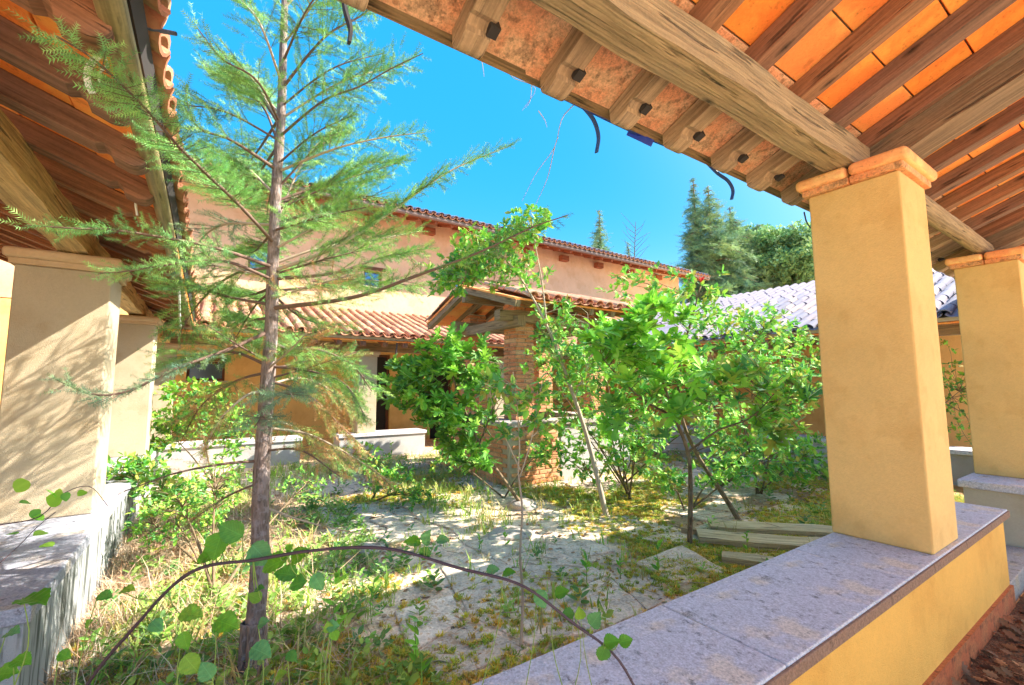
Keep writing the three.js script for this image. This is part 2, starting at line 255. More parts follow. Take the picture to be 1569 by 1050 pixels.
// frame of a roof plane: u along the eave, s up the slope, h off the plane
function frameOf(y0, v0, slope) { const L = Math.hypot(1, slope), c = 1 / L, s = slope / L; return { M: new THREE.Matrix4().set(1, 0, 0, 0, 0, c, s, y0, 0, -s, c, v0, 0, 0, 0, 1), c, s }; }
function coppi(root, fr, u0, u1, h, rows, mats, limit, world, pitch = 0.225, s0 = -0.06) {
  const list = [], ch = [], q = new THREE.Quaternion(), e = new THREE.Euler();
  const n = Math.floor((u1 - u0) / pitch);
  for (let r = 0; r < rows; r++) for (let i = 0; i <= n; i++) {
    const u = u0 + i * pitch + rr(-0.012, 0.012), s = s0 + r * 0.36 + rr(-0.015, 0.015);
    e.set(-0.035 + rr(-0.015, 0.015), rr(-0.03, 0.03), rr(-0.06, 0.06)); q.setFromEuler(e);
    list.push({ g: pick(coppoVars), c: Math.floor(rnd() * mats.length), m: fr.M.clone().multiply(new THREE.Matrix4().compose(V(u, h + 0.055, s), q, V(1, 1, 1))) });
    e.set(-0.03, 0, Math.PI); q.setFromEuler(e);
    if (i < n) ch.push(fr.M.clone().multiply(new THREE.Matrix4().compose(V(u + pitch / 2, h + 0.075, s - 0.03), q, V(1.15, 0.8, 1))));
  }
  pieces(root, 'roof_tile', list, mats, limit, world);
  stuff(root, 'channel_tiles', coppoGeo, mats[0], ch);
}
function tailProfile(len, h, from = 0) { if (from) { const s = new THREE.Shape(); s.moveTo(from, 0); s.lineTo(len, 0); s.lineTo(len, h); s.lineTo(from, h); s.closePath(); return s; } const s = new THREE.Shape(); s.moveTo(0.0, h); s.lineTo(-0.02, h * 0.35); s.quadraticCurveTo(-0.015, -0.012, 0.03, -0.015); s.lineTo(0.085, -0.012); s.quadraticCurveTo(0.1, 0.02, 0.135, 0.022); s.lineTo(0.16, 0.004); s.lineTo(len, 0.0); s.lineTo(len, h); s.closePath(); return s; }
function porchRoof(o) {
  const root = thing(o.name, o.label, 'roof'); root.position.copy(o.pos || V(0, 0, 0)); root.rotation.y = o.rot || 0; root.updateMatrixWorld();
  const world = root.matrixWorld, fr = frameOf(o.y0, o.v0, o.slope), len = o.len, RH = 0.1, RW = o.rw || 0.1;
  const TL0 = o.detail ? 0.46 : 0, mk = (a, b) => [0, 1, 2, 3].map(k => { const g = new THREE.ExtrudeGeometry(tailProfile(b, RH, a), { depth: RW, bevelEnabled: true, bevelSize: 0.004, bevelThickness: 0.004, bevelSegments: 1 }); g.translate(0, 0, -RW / 2); g.rotateY(-Math.PI / 2); return uvBox(g, [k * 0.77, k * 0.31]); });
  const rv = mk(TL0, len), tv0 = TL0 ? mk(0, TL0 - 0.002) : null, tails = [];
  const list = [], tiles = [], sp = o.spacing, TL = 0.3;
  const tv = [0, 1, 2, 3, 4, 5].map(k => uvBox(new RoundedBoxGeometry(sp - 0.008, 0.03, TL - 0.007, 1, 0.005), [k * 0.41, k * 0.23]));
  const tvh = [0, 1].map(k => uvBox(new RoundedBoxGeometry(sp - 0.008, 0.03, TL - 0.007, 1, 0.005), [k * 0.31, k * 0.53]));
  const n = Math.round((o.u1 - o.u0) / sp), rows = Math.ceil((len + 0.02) / TL), rl = [];
  for (let i = 0; i <= n; i++) {
    const u = o.u0 + i * sp;
    list.push({ g: pick(rv), c: Math.floor(rnd() * 3), m: fr.M.clone().multiply(new THREE.Matrix4().compose(V(u + rr(-0.012, 0.012), 0, rr(-0.012, 0.012)), new THREE.Quaternion().setFromEuler(new THREE.Euler(rr(-0.003, 0.003), rr(-0.006, 0.006), rr(-0.03, 0.03))), V(rr(0.9, 1.1), 1, 1))) });
    if (tv0) tails.push({ g: pick(tv0), c: i % 3, m: list[list.length - 1].m });
    if (i < n) for (let r = 0; r < rows; r++) {
      const rough = o.detail && r < 2, c = Math.floor(rnd() * 5);
      (rough ? rl : tiles).push({ g: rough ? pick(tvh) : pick(tv), c, m: fr.M.clone().multiply(new THREE.Matrix4().compose(V(u + sp / 2, RH + 0.018 + rr(-0.002, 0.004), (r + 0.5) * TL - 0.03), new THREE.Quaternion().setFromEuler(new THREE.Euler(rr(-0.01, 0.01), 0, rr(-0.008, 0.008))), V(1, 1, 1))) });
    }
  }
  pieces(root, 'rafter', list, o.detail ? M.rafter : o.rafterMats || M.rafter, 300, world);
  if (tails.length) pieces(root, 'rafter_tail', tails, M.tails, 100, world);
  if (rl.length) pieces(root, 'eave_tile', rl, M.rough, 100, world);
  pieces(root, 'ceiling_tile', tiles, o.tileMats || M.terra, o.tileLimit || 300, world);
  const add = (name, g, m) => { const p = part(root, name, g, m); p.applyMatrix4(fr.M); return p; };
  add('roof_deck', box(o.u1 - o.u0 + 0.1, 0.06, len + 0.02, (o.u0 + o.u1) / 2, RH + 0.075, len / 2 - 0.02), o.deckMat || M.mortar);
  if (o.detail) {
    const br = new THREE.BoxGeometry(0.045, 0.05, 0.05);
    for (let i = 0; i <= n; i++) { const p = part(root, 'gutter_bracket', br, M.black); p.applyMatrix4(fr.M.clone().multiply(new THREE.Matrix4().makeTranslation(o.u0 + i * sp + 0.055, 0.012, 0.13))); }
    add('eave_board', box(o.u1 - o.u0, 0.02, 0.05, (o.u0 + o.u1) / 2, RH + 0.012, -0.03), M.rafterTail);
    const mb = new THREE.PlaneGeometry(o.u1 - o.u0, 0.05, 120, 1), p = mb.attributes.position; mb.rotateX(-Math.PI / 2 + 0.8);
    for (let i = 0; i < p.count; i++) { const x = p.getX(i); if (p.getZ(i) < 0) { const k = 0.5 + 0.5 * Math.sin(x * 2.3) * Math.sin(x * 0.9 + 1); p.setZ(i, p.getZ(i) - 0.012 * k); p.setY(i, p.getY(i) - 0.03 * k * k); } }
    mb.translate((o.u0 + o.u1) / 2, RH + 0.022, -0.045); add('membrane', mb, M.membrane);
  }
  if (o.coppi) coppi(root, fr, o.u0, o.u1, RH + 0.105, o.coppi.rows, o.coppi.mats || M.coppo, o.coppi.limit, world, 0.225, o.coppi.s0 ?? -0.08);
  return { root, fr, world };
}

// pillar with a stuccoed shaft and a moulded cornice of terracotta pieces
M.plainCap = mat([0.6, 0.44, 0.28], { map: TX.plaster, bumpMap: TX.roughB, bumpScale: 0.004 });
function pillar(label, group, x0, x1, z0, z1, y0, y1, m) {
  const g = thing('stuccoed_pillar', label, 'pillar', group, V((x0 + x1) / 2, y0, (z0 + z1) / 2)), w = x1 - x0, d = z1 - z0, h = y1 - y0;
  const s = new RoundedBoxGeometry(w, h - 0.12, d, 3, 0.012); s.translate(0, (h - 0.12) / 2, 0); part(g, 'shaft', uvWall(s), m);
  const t1 = 0.045, o1 = 0.028, t2 = 0.08, o2 = 0.06;
  for (const k of [-1, 1]) {
    part(g, 'cornice_fillet', box(w + o1 * 2, t1, d / 2 + o1 - 0.003, 0, h - 0.12 + t1 / 2, k * (d / 4 + o1 / 2 + 0.0015), 0.008), m === M.cream ? M.plainCap : M.corniceLow);
    part(g, 'cornice_tile', box(w + o2 * 2, t2 - 0.004, d / 2 + o2 - 0.005, 0, h - t2 / 2, k * (d / 4 + o2 / 2 + 0.0025), 0.03), m === M.cream ? M.plainCap : M.cornice[k > 0 ? 0 : 1]);
  }
  return g;
}

// ------------------------------------------------------------------ right wing, where the camera stands
{
  const R = porchRoof({ name: 'porch_roof', label: 'near right porch roof of dark rafters and orange tiles over the camera', u0: 0.84 - 0.468 * 3, u1: 0.84 + 0.468 * 22, v0: -1.58, y0: 2.9, slope: 0.39, len: 4.1, spacing: 0.468, detail: true, tileLimit: 260 });
  const b1 = timber(4.6, 0.165, 0.185, 0.005); part(R.root, 'beam', b1, M.beam).applyMatrix4(new THREE.Matrix4().makeRotationY(Math.PI / 2).setPosition(-0.98, 2.993, -1.135));
  const log = tube([V(3.7, 2.97, -1.1), V(5.2, 2.985, -1.11), V(6.95, 2.965, -1.1)], 0.085, 0.075, 12, 24, 0.03); part(R.root, 'log_beam', log, M.beam);
  const log2 = tube([V(6.95, 2.97, -1.1), V(9, 2.985, -1.11), V(11, 2.965, -1.1)], 0.08, 0.08, 10, 20, 0.03); part(R.root, 'log_beam', log2, M.beam);
  for (const x of [3.78, 7.1]) { const p = part(R.root, 'sloped_beam', timber(3.6, 0.27, 0.2, 0.006), M.beamDark); aim(p, V(x, 2.985, -1.2), V(x, 2.985 + 0.39 * 3.3, 2.1)); }

  const w = thing('parapet_wall', 'ochre parapet wall with grey stone coping beside the camera under the near pillar', 'wall');
  part(w, 'wall', wbox(-0.2, 4.985, PORCH_Y - 0.05, 0.515, -1.305, -0.845), M.ochreDeep);
  const j = [-0.22, 1.66, 2.84, 5.03]; for (let i = 0; i < 3; i++) part(w, 'coping_slab', box(j[i + 1] - j[i] - 0.0025, 0.055, 0.51, (j[i] + j[i + 1]) / 2, 0.5425, -1.078, 0.008), M.stone);
  part(w, 'coping_edge', box(5.2, 0.045, 0.014, 2.42, 0.539, -0.818, 0.005), M.stoneEdge);
  part(w, 'skirting', box(5.17, 0.15, 0.02, 2.4, -0.04, -0.835), M.skirting);
  const w2 = thing('parapet_wall', 'farther parapet wall with thick grey coping beyond the gap at right', 'wall');
  part(w2, 'wall', wbox(6.22, 10.4, PORCH_Y - 0.05, 0.5, -1.305, -0.845), mat([0.6, 0.54, 0.42], { map: TX.plaster, bumpMap: TX.plasterB, bumpScale: 0.006 }));
  part(w2, 'coping_slab', box(4.2, 0.075, 0.53, 8.29, 0.5375, -1.075, 0.012), M.stone);
  part(w2, 'skirting', box(4.16, 0.15, 0.02, 8.3, -0.04, -0.835), M.skirting);
  const st = single('doorway_step', wbox(5.0, 6.2, -0.16, 0.03, -1.32, -0.85, 0.01), M.paleStone, 'low pale stone step in the gap between the two right parapets', 'step');
  pillar('large ochre pillar with terracotta cornice standing on the near parapet', 'porch pillars', 3.35, 3.83, -1.335, -0.845, 0.57, 2.9, M.ochre);
  pillar('ochre pillar at the right edge, on the parapet beyond the gap', 'porch pillars', 6.73, 7.2, -1.315, -0.835, 0.575, 2.885, M.ochre);
}

// ------------------------------------------------------------------ left wing
{
  const L = porchRoof({ name: 'porch_roof', label: 'left porch roof with sunlit rafters and peeling gutter edge', rot: -Math.PI / 2, u0: -9.7, u1: -9.7 + 0.47 * 18, v0: 0.33, y0: 2.52, slope: 0.39, len: 3.4, spacing: 0.47, rafterMats: M.rafter, tileLimit: 230, deckMat: M.black, coppi: { rows: 3, limit: 70, s0: -0.03 } });
  for (const [z0, z1, dy] of [[-0.9, -4.75, 0], [-4.8, -8.3, 0.01], [-8.35, -12, 0]]) { const p = part(L.root, 'beam', timber(Math.abs(z1 - z0), 0.17, 0.19, 0.006), M.beamPale); p.applyMatrix4(L.root.matrixWorld.clone().invert()); const q = new THREE.Matrix4().makeRotationY(Math.PI).setPosition(-0.89, 2.615 + dy, z0); p.matrix.identity(); p.position.set(0, 0, 0); p.quaternion.identity(); p.scale.set(1, 1, 1); p.applyMatrix4(L.root.matrixWorld.clone().invert().multiply(q)); }
  const inv = L.root.matrixWorld.clone().invert();
  const gutter = tube([V(-0.29, 2.6, -0.9), V(-0.28, 2.58, -3), V(-0.3, 2.57, -6), V(-0.29, 2.58, -9.6)], 0.04, 0.04, 10, 40); gutter.scale(1, 1, 1); gutter.applyMatrix4(inv); part(L.root, 'gutter', gutter, M.gutter);
  const w = thing('parapet_wall', 'low whitewashed parapet wall with dark streaks under the left pillars', 'wall');
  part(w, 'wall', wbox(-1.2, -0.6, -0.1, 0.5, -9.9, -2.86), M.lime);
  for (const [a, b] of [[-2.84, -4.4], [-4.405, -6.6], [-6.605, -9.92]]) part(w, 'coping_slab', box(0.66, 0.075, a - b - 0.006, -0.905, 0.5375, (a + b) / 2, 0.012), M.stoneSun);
  const S = [[-4.6, 'nearest cream pillar of the left porch, striped with branch shadows'], [-8.1, 'middle cream pillar of the left porch, behind the nearest one']];
  for (const [z, l] of S) pillar(l, 'left porch pillars', -1.19, -0.66, z - 0.48, z, 0.575, 2.51, M.cream);
  const iw = single('inner_wall', wbox(-3.7, -3.45, -0.1, 3.75, -12.5, -1), M.ochre, 'plain ochre inner wall at the back of the left porch', 'wall');
  const fl = single('porch_pavement', wbox(-3.45, -1.2, -0.1, 0.004, -12.3, -1.4), M.paleStone, null, null, null, 'structure');
}

// ------------------------------------------------------------------ back wing: porch, and the two-storey house above it
{
  porchRoof({ name: 'porch_roof', label: 'pink tiled porch roof along the foot of the two-storey house', rot: Math.PI, u0: -11.6, u1: 0.62, v0: 9.62, y0: 2.38, slope: 0.33, len: 2.85, spacing: 0.47, rafterMats: M.rafter, tileLimit: 60, coppi: { rows: 8, limit: 300 } });
  const w = thing('parapet_wall', 'pale parapet wall of the back porch below the tiled roof', 'wall');
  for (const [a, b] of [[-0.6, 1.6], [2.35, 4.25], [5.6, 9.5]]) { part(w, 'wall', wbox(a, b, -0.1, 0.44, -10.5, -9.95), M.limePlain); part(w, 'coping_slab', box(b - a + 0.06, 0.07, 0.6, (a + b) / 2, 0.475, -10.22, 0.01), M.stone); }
  const P = [[2.72, 'white sunlit pillar under the back porch roof, left of the fig'], [6.2, 'cream pillar of the back porch hidden behind the brick well'], [-0.9, 'corner pillar of the porches at the far left']];
  for (const [x, l] of P) pillar(l, 'back porch pillars', x, x + 0.4, -10.42, -10.02, 0.51, 2.3, M.cream);
  const bm = single('porch_beam', timber(10.5, 0.16, 0.18, 0.004), M.oldWood, 'weathered timber beam on the pillars of the back porch', 'beam'); aim(bm, V(-0.6, 2.395, -10.2), V(9.9, 2.395, -10.2));

  const h = thing('house', 'two-storey peach house with small windows and tiled roof behind the courtyard', 'house');
  const wall = (y0, y1, holes, m) => { const s = new THREE.Shape(); s.moveTo(-4.5, y0); s.lineTo(17.3, y0); s.lineTo(17.3, y1); s.lineTo(-4.5, y1); s.closePath(); for (const [a, b, c, d] of holes) { const q = new THREE.Path(); q.moveTo(a, c); q.lineTo(b, c); q.lineTo(b, d); q.lineTo(a, d); q.closePath(); s.holes.push(q); } const g = new THREE.ExtrudeGeometry(s, { depth: 0.35, bevelEnabled: false }); g.translate(0, 0, -12.65); return part(h, 'wall', uvWall(g), m); };
  const W1 = [[0.66, 1.12, 4.24, 4.92], [3.4, 3.9, 4.26, 4.72], [6.2, 6.6, 4.35, 4.75], [9.6, 10.1, 4.3, 4.75], [13.2, 13.7, 4.3, 4.75]];
  const W0 = [[-0.4, 0.32, 1.66, 2.1], [3.66, 4.2, 0.0, 2.4], [5.4, 6.1, 0, 2.2]];
  wall(3.22, 6.6, W1, M.peach); wall(-0.1, 3.2, W0, M.ochre);
  part(h, 'wall', wbox(-4.5, 17.3, -0.1, 6.6, -19, -12.7), M.peach);
  for (const [a, b, c, d] of [...W1, W0[0]]) {
    const f = part(h, 'window', mergeGeometries([box(0.05, d - c, 0.06, a + 0.025, (c + d) / 2, -12.42), box(0.05, d - c, 0.06, b - 0.025, (c + d) / 2, -12.42), box(b - a - 0.1, 0.05, 0.06, (a + b) / 2, d - 0.025, -12.42), box(b - a - 0.1, 0.05, 0.06, (a + b) / 2, c + 0.025, -12.42)]), M.frame);
    part(f, 'pane', box(b - a - 0.1, d - c - 0.1, 0.012, (a + b) / 2, (c + d) / 2, -12.43), d < 3 ? M.darkGlass : M.glass);
    part(f, 'lintel', box(b - a + 0.2, 0.09, 0.05, (a + b) / 2, d + 0.05, -12.29), M.frame);
    part(f, 'sill', box(b - a + 0.12, 0.04, 0.1, (a + b) / 2, c - 0.02, -12.27), M.paleStone);
  }
  for (const [a, b, c, d] of W0.slice(1)) { const f = part(h, 'door', mergeGeometries([box(0.07, d - c, 0.07, a + 0.035, (c + d) / 2, -12.43), box(0.07, d - c, 0.07, b - 0.035, (c + d) / 2, -12.43), box(b - a - 0.14, 0.07, 0.07, (a + b) / 2, d - 0.035, -12.43)]), M.frame); part(f, 'door_leaf', box(b - a - 0.14, d - c - 0.07, 0.04, (a + b) / 2, (c + d - 0.07) / 2, -12.45), M.dark); }
  const fr = frameOf(6.05, -11.35, 0), sl = 0.33, c = 1 / Math.hypot(1, sl), s = sl * c;
  fr.M.set(1, 0, 0, 0, 0, c, s, 6.05, 0, s, -c, -11.35, 0, 0, 0, 1);   // slope rises away, towards -z
  const add = (n, g, m) => part(h, n, g, m).applyMatrix4(fr.M);
  add('soffit', box(22.6, 0.05, 5.2, 6.7, 0.1, 2.6), M.soffit); add('roof', box(22.6, 0.08, 5.2, 6.7, 0.17, 2.6), M.mortar);
  const gt = tube([V(-4.6, 6.17, -11.28), V(18, 6.17, -11.28)], 0.06, 0.06, 8, 8); part(h, 'gutter', gt, mat([0.2, 0.15, 0.14]));
  const rl = []; const rg = [0, 1].map(k => uvBox(new THREE.BoxGeometry(0.08, 0.08, 1.1), [k, k])); for (let x = -4.4; x < 17.8; x += 0.5) rl.push({ g: pick(rg), c: 0, m: fr.M.clone().multiply(new THREE.Matrix4().makeTranslation(x, 0.034, 0.58)) }); pieces(h, 'rafter', rl, [M.soffit]);
  for (let x = -3.5; x < 17.4; x += 1.75) part(h, 'corbel', box(0.34, 0.2, 0.2, x, 6.12, -12.2, 0.02), M.soffit);
  const list = [], ch = []; for (let r = 0; r < 13; r++) for (let i = 0; i < 100; i++) { const m = fr.M.clone().multiply(new THREE.Matrix4().makeRotationFromEuler(new THREE.Euler(-0.035, rr(-0.03, 0.03), rr(-0.05, 0.05))).setPosition(-4.5 + i * 0.225 + rr(-0.01, 0.01), 0.26, -0.08 + r * 0.36 + rr(-0.015, 0.015))); r < 2 ? list.push({ g: pick(coppoVars), c: Math.floor(rnd() * 4), m }) : ch.push(m); ch.push(fr.M.clone().multiply(new THREE.Matrix4().makeRotationZ(Math.PI).setPosition(-4.5 + i * 0.225 + 0.1125, 0.28, -0.1 + r * 0.36))); }
  pieces(h, 'roof_tile', list, [...M.coppoGrey, M.coppo[2]], 200); stuff(h, 'roof_tiles', coppoGeo, M.coppo[2], ch);
  const ck = part(h, 'chimney', wbox(4.95, 5.5, 6.2, 6.85, -13.3, -12.8), M.peach); for (let i = 0; i < 3; i++) part(ck, 'chimney_tile', coppoGeo, M.coppo[i]).position.set(5.05 + i * 0.18, 6.86, -13.3);
}

// ------------------------------------------------------------------ east wing at the far right
{
  porchRoof({ name: 'porch_roof', label: 'violet grey tiled roof of the far right wing beyond the trees', rot: Math.PI / 2, u0: 1.2, u1: 11.6, v0: 9.0, y0: 2.3, slope: 0.37, len: 5.0, spacing: 0.47, tileLimit: 40, coppi: { rows: 14, limit: 300, mats: M.coppoGrey } });
  const w = thing('parapet_wall', 'shaded grey parapet wall of the far right wing behind the saplings', 'wall');
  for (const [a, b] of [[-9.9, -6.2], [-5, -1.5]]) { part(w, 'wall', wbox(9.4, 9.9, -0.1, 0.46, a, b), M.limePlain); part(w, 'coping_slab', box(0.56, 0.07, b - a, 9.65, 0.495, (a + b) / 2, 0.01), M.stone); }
  for (const [z, l] of [[-3.3, 'far right wing pillar nearest the camera, half hidden by fig leaves'], [-6.6, 'far right wing pillar farther back among the leaves']]) pillar(l, 'far right wing pillars', 9.45, 9.87, z, z + 0.42, 0.535, 2.28, M.cream);
  single('inner_wall', wbox(12.3, 12.6, -0.1, 3.4, -12.5, -0.8), M.ochre, 'shaded inner wall of the far right porch', 'wall');
  const b = single('porch_beam', timber(9, 0.16, 0.18, 0.004), M.oldWood, 'weathered timber beam on the pillars of the far right porch', 'beam'); aim(b, V(9.66, 2.37, -1.3), V(9.66, 2.37, -10.3));
}

// ------------------------------------------------------------------ the roofed brick well
{
  const w = thing('roofed_well', 'brick well house with piers and tiled roof in the middle of the courtyard', 'well');
  const bricks = [], bg = [0, 1, 2].map(k => uvBox(new RoundedBoxGeometry(0.245, 0.056, 0.118, 1, 0.006), [k * 0.3, k * 0.2])), E = new THREE.Euler(), Q = new THREE.Quaternion();
  const put = (x, y, z, ry, sx = 1, sz = 1) => bricks.push({ g: pick(bg), c: Math.floor(rnd() * 4), m: new THREE.Matrix4().compose(V(x + rr(-0.004, 0.004), y, z + rr(-0.004, 0.004)), Q.setFromEuler(E.set(0, ry + rr(-0.012, 0.012), 0)), V(sx, 1, sz)) });
  const P = [[4.3, -6.19], [5.95, -6.19], [4.3, -7.75], [5.95, -7.75]], B0 = 0.97, T = 2.9;
  for (const [px, pz] of P) { let k = 0; for (let y = B0 + 0.03; y < T; y += 0.066, k++) for (const s of [-1, 1]) (k % 2 ? put(px + s * 0.0945, y, pz, Math.PI / 2, 1.5, 1.5) : put(px, y, pz + s * 0.0945, 0, 1.5, 1.5));
    part(w, 'pier_core', wbox(px - 0.17, px + 0.17, B0, T, pz - 0.17, pz + 0.17), M.mortar); }
  const X0 = 3.85, X1 = 6.4, Z1 = -5.78, Z0 = -8.15; let k = 0;
  for (let y = 0.04; y < 0.88; y += 0.068, k++) { for (let x = X0 + 0.12 + (k % 2) * 0.125; x < 4.75; x += 0.254) put(x, y, Z1, 0); for (let z = Z1 - 0.14 - (k % 2) * 0.125; z > Z0; z -= 0.254) put(X0, y, z, Math.PI / 2); }
  pieces(w, 'brick', bricks, M.brick, 300);
  part(w, 'rendered_wall', wbox(4.8, X1 + 0.01, -0.05, 0.882, Z1 - 0.2, Z1 + 0.06), M.limePlain);
  part(w, 'well_wall', mergeGeometries([wbox(X0 - 0.045, X1, -0.05, 0.88, Z1 - 0.3, Z1 + 0.045), wbox(X0 - 0.045, X0 + 0.3, -0.05, 0.88, Z0, Z1 - 0.3), wbox(X1 - 0.3, X1, -0.05, 0.88, Z0, Z1 - 0.3), wbox(X0 + 0.3, X1 - 0.3, -0.05, 0.88, Z0, Z0 + 0.3)]), M.mortar);
  for (const [a, b, c, d] of [[X0 - 0.1, 5.1, Z1 - 0.38, Z1 + 0.1], [5.105, X1 + 0.06, Z1 - 0.38, Z1 + 0.1], [X0 - 0.1, X0 + 0.36, Z0, Z1 - 0.385], [X1 - 0.36, X1 + 0.06, Z0, Z1 - 0.385]]) part(w, 'coping_slab', wbox(a, b, 0.885, 0.965, c, d, 0.012), M.paleStone);
  for (const z of [-6.19, -7.75]) part(w, 'tie_beam', timber(2.9, 0.16, 0.16, 0.004), M.oldWood).applyMatrix4(new THREE.Matrix4().makeRotationY(Math.PI / 2).setPosition(3.7, 2.62, z + 0.28));
  for (const x of [4.3, 5.95]) part(w, 'tie_beam', timber(2.5, 0.15, 0.16, 0.004), M.oldWood).applyMatrix4(new THREE.Matrix4().makeRotationY(Math.PI).setPosition(x - 0.28, 2.53, -5.7));
  const sl = 0.3, ridge = -6.85, yr = 3.12, half = 1.55, L = half * Math.hypot(1, sl), cs = 1 / Math.hypot(1, sl), sn = sl * cs;
  for (const dir of [1, -1]) {
    const fr = new THREE.Matrix4(), ez = ridge + dir * half, ey = yr - half * sl;
    if (dir < 0) fr.set(1, 0, 0, 0, 0, cs, sn, ey, 0, -sn, cs, ez, 0, 0, 0, 1); else fr.set(-1, 0, 0, 0, 0, cs, sn, ey, 0, sn, -cs, ez, 0, 0, 0, 1);
    const u0 = dir < 0 ? 3.6 : -6.65, u1 = u0 + 3.05;
    const rg = uvBox(new THREE.BoxGeometry(0.09, 0.1, L), [dir, 0.3]); for (let i = 0; i < 7; i++) part(w, 'rafter', rg, M.oldWood).applyMatrix4(fr.clone().multiply(new THREE.Matrix4().makeTranslation(u0 + 0.06 + i * 0.488, 0.05, L / 2)));
    part(w, 'ceiling_boards', box(3.05, 0.03, L, u0 + 1.525, 0.116, L / 2), M.terra[3]).applyMatrix4(fr);
    const f = { M: fr }; coppi(w, f, u0 + 0.08, u1 - 0.05, 0.13, 4, M.coppo, 60, new THREE.Matrix4(), 0.225, -0.06);
  }
  part(w, 'ridge_beam', timber(3.05, 0.12, 0.14, 0.003), M.oldWood).applyMatrix4(new THREE.Matrix4().makeRotationY(Math.PI / 2).setPosition(3.6, 3.03, ridge));
}

// ------------------------------------------------------------------ leaves
function fan(outline, cup = 0.1) { // outline in x (width), y (length) -> a creased, cupped leaf growing along +y from the origin
  const n = outline.length, pos = [0, 0.35, 0], idx = []; outline.forEach(([x, y]) => pos.push(x, y, cup * (Math.abs(x) * 1.6 - (y - 0.4) * (y - 0.4) * 0.8)));
  pos[2] = -0.02; for (let i = 0; i < n; i++) idx.push(0, 1 + i, 1 + (i + 1) % n);
  const g = new THREE.BufferGeometry(); g.setAttribute('position', new THREE.Float32BufferAttribute(pos, 3)); g.setIndex(idx); g.computeVertexNormals(); g.setAttribute('uv', new THREE.Float32BufferAttribute(new Array((n + 1) * 2).fill(0), 2)); return g;
}
const mirror = h => [...h, ...h.slice().reverse().filter(p => p[0] > 1e-4).map(([x, y]) => [-x, y])];
const LG = {
  simple: fan(mirror([[0, 0], [0.16, 0.12], [0.25, 0.35], [0.22, 0.62], [0.1, 0.86], [0, 1]])),
  round: fan(mirror([[0, 0.02], [0.2, 0.0], [0.37, 0.14], [0.42, 0.4], [0.33, 0.66], [0.16, 0.87], [0, 1]])),
  oak: fan(mirror([[0, 0], [0.07, 0.16], [0.2, 0.2], [0.13, 0.34], [0.3, 0.44], [0.17, 0.56], [0.28, 0.7], [0.12, 0.78], [0.12, 0.94], [0, 1]])),
  fig: fan(mirror([[0, 0.05], [0.1, -0.03], [0.3, -0.02], [0.4, 0.08], [0.36, 0.14], [0.13, 0.2], [0.34, 0.34], [0.52, 0.52], [0.46, 0.58], [0.3, 0.52], [0.1, 0.36], [0.16, 0.6], [0.2, 0.82], [0.1, 0.96], [0, 1]]), 0.16),
};
LG.bramble = (() => { const h = []; for (let i = 0; i <= 14; i++) { const t = i / 14, w = 0.44 * Math.pow(Math.sin(Math.PI * Math.pow(t, 0.72)), 0.85) * (1 + (i % 2 ? 0.07 : -0.05)); h.push([i === 0 || i === 14 ? 0 : w, t]); }
  const rows = h, pos = [], uv = [], idx = []; rows.forEach(([w, y]) => { for (let k = -2; k <= 2; k++) { const x = w * k / 2; pos.push(x, y, 0.28 * Math.abs(x) - 0.22 * (y - 0.45) * (y - 0.45) + 0.018 * Math.sin(y * 30) * Math.abs(k)); uv.push(x + 0.5, y); } });
  for (let i = 0; i < rows.length - 1; i++) for (let k = 0; k < 4; k++) { const a = i * 5 + k; idx.push(a, a + 1, a + 5, a + 5, a + 1, a + 6); }
  const g = new THREE.BufferGeometry(); g.setAttribute('position', new THREE.Float32BufferAttribute(pos, 3)); g.setAttribute('uv', new THREE.Float32BufferAttribute(uv, 2)); g.setIndex(idx); g.computeVertexNormals(); return g; })();
const veinTex = tex(256, i => { const x = (i % 256) / 256 - 0.5, y = Math.floor(i / 256) / 256, a = Math.abs(x); const mid = ss(0.018, 0.004, a), side = ss(0.1, 0.02, Math.abs(((y - a * 0.85 + 1) * 9) % 1 - 0.5) * 0.5) * 0.45; const v = 0.74 + 0.4 * (nB[i % (512 * 512)] - 0.5), k = Math.max(mid, side * 0.7); return mix3([v, v, v * 0.9], [1.1, 1.0, 0.95], k); }, 1);
const randDir = () => { const z = rr(-1, 1), a = rr(0, 6.283), s = Math.sqrt(1 - z * z); return V(s * Math.cos(a), z, s * Math.sin(a)); };
const _z = V(), _x = V(), _y = V();
function leafM(p, d, size, up = 0.7, wide = 1) { // a leaf at p growing along d, its face turned mostly up
  _y.copy(d).normalize(); _z.set(0, 1, 0).multiplyScalar(up).addScaledVector(randDir(), 0.55); _x.crossVectors(_y, _z).normalize(); if (_x.lengthSq() < 0.1) _x.set(1, 0, 0); _z.crossVectors(_x, _y);
  return new THREE.Matrix4().makeBasis(_x.clone().multiplyScalar(size * wide), _y.clone().multiplyScalar(size), _z.clone().multiplyScalar(size)).setPosition(p);
}
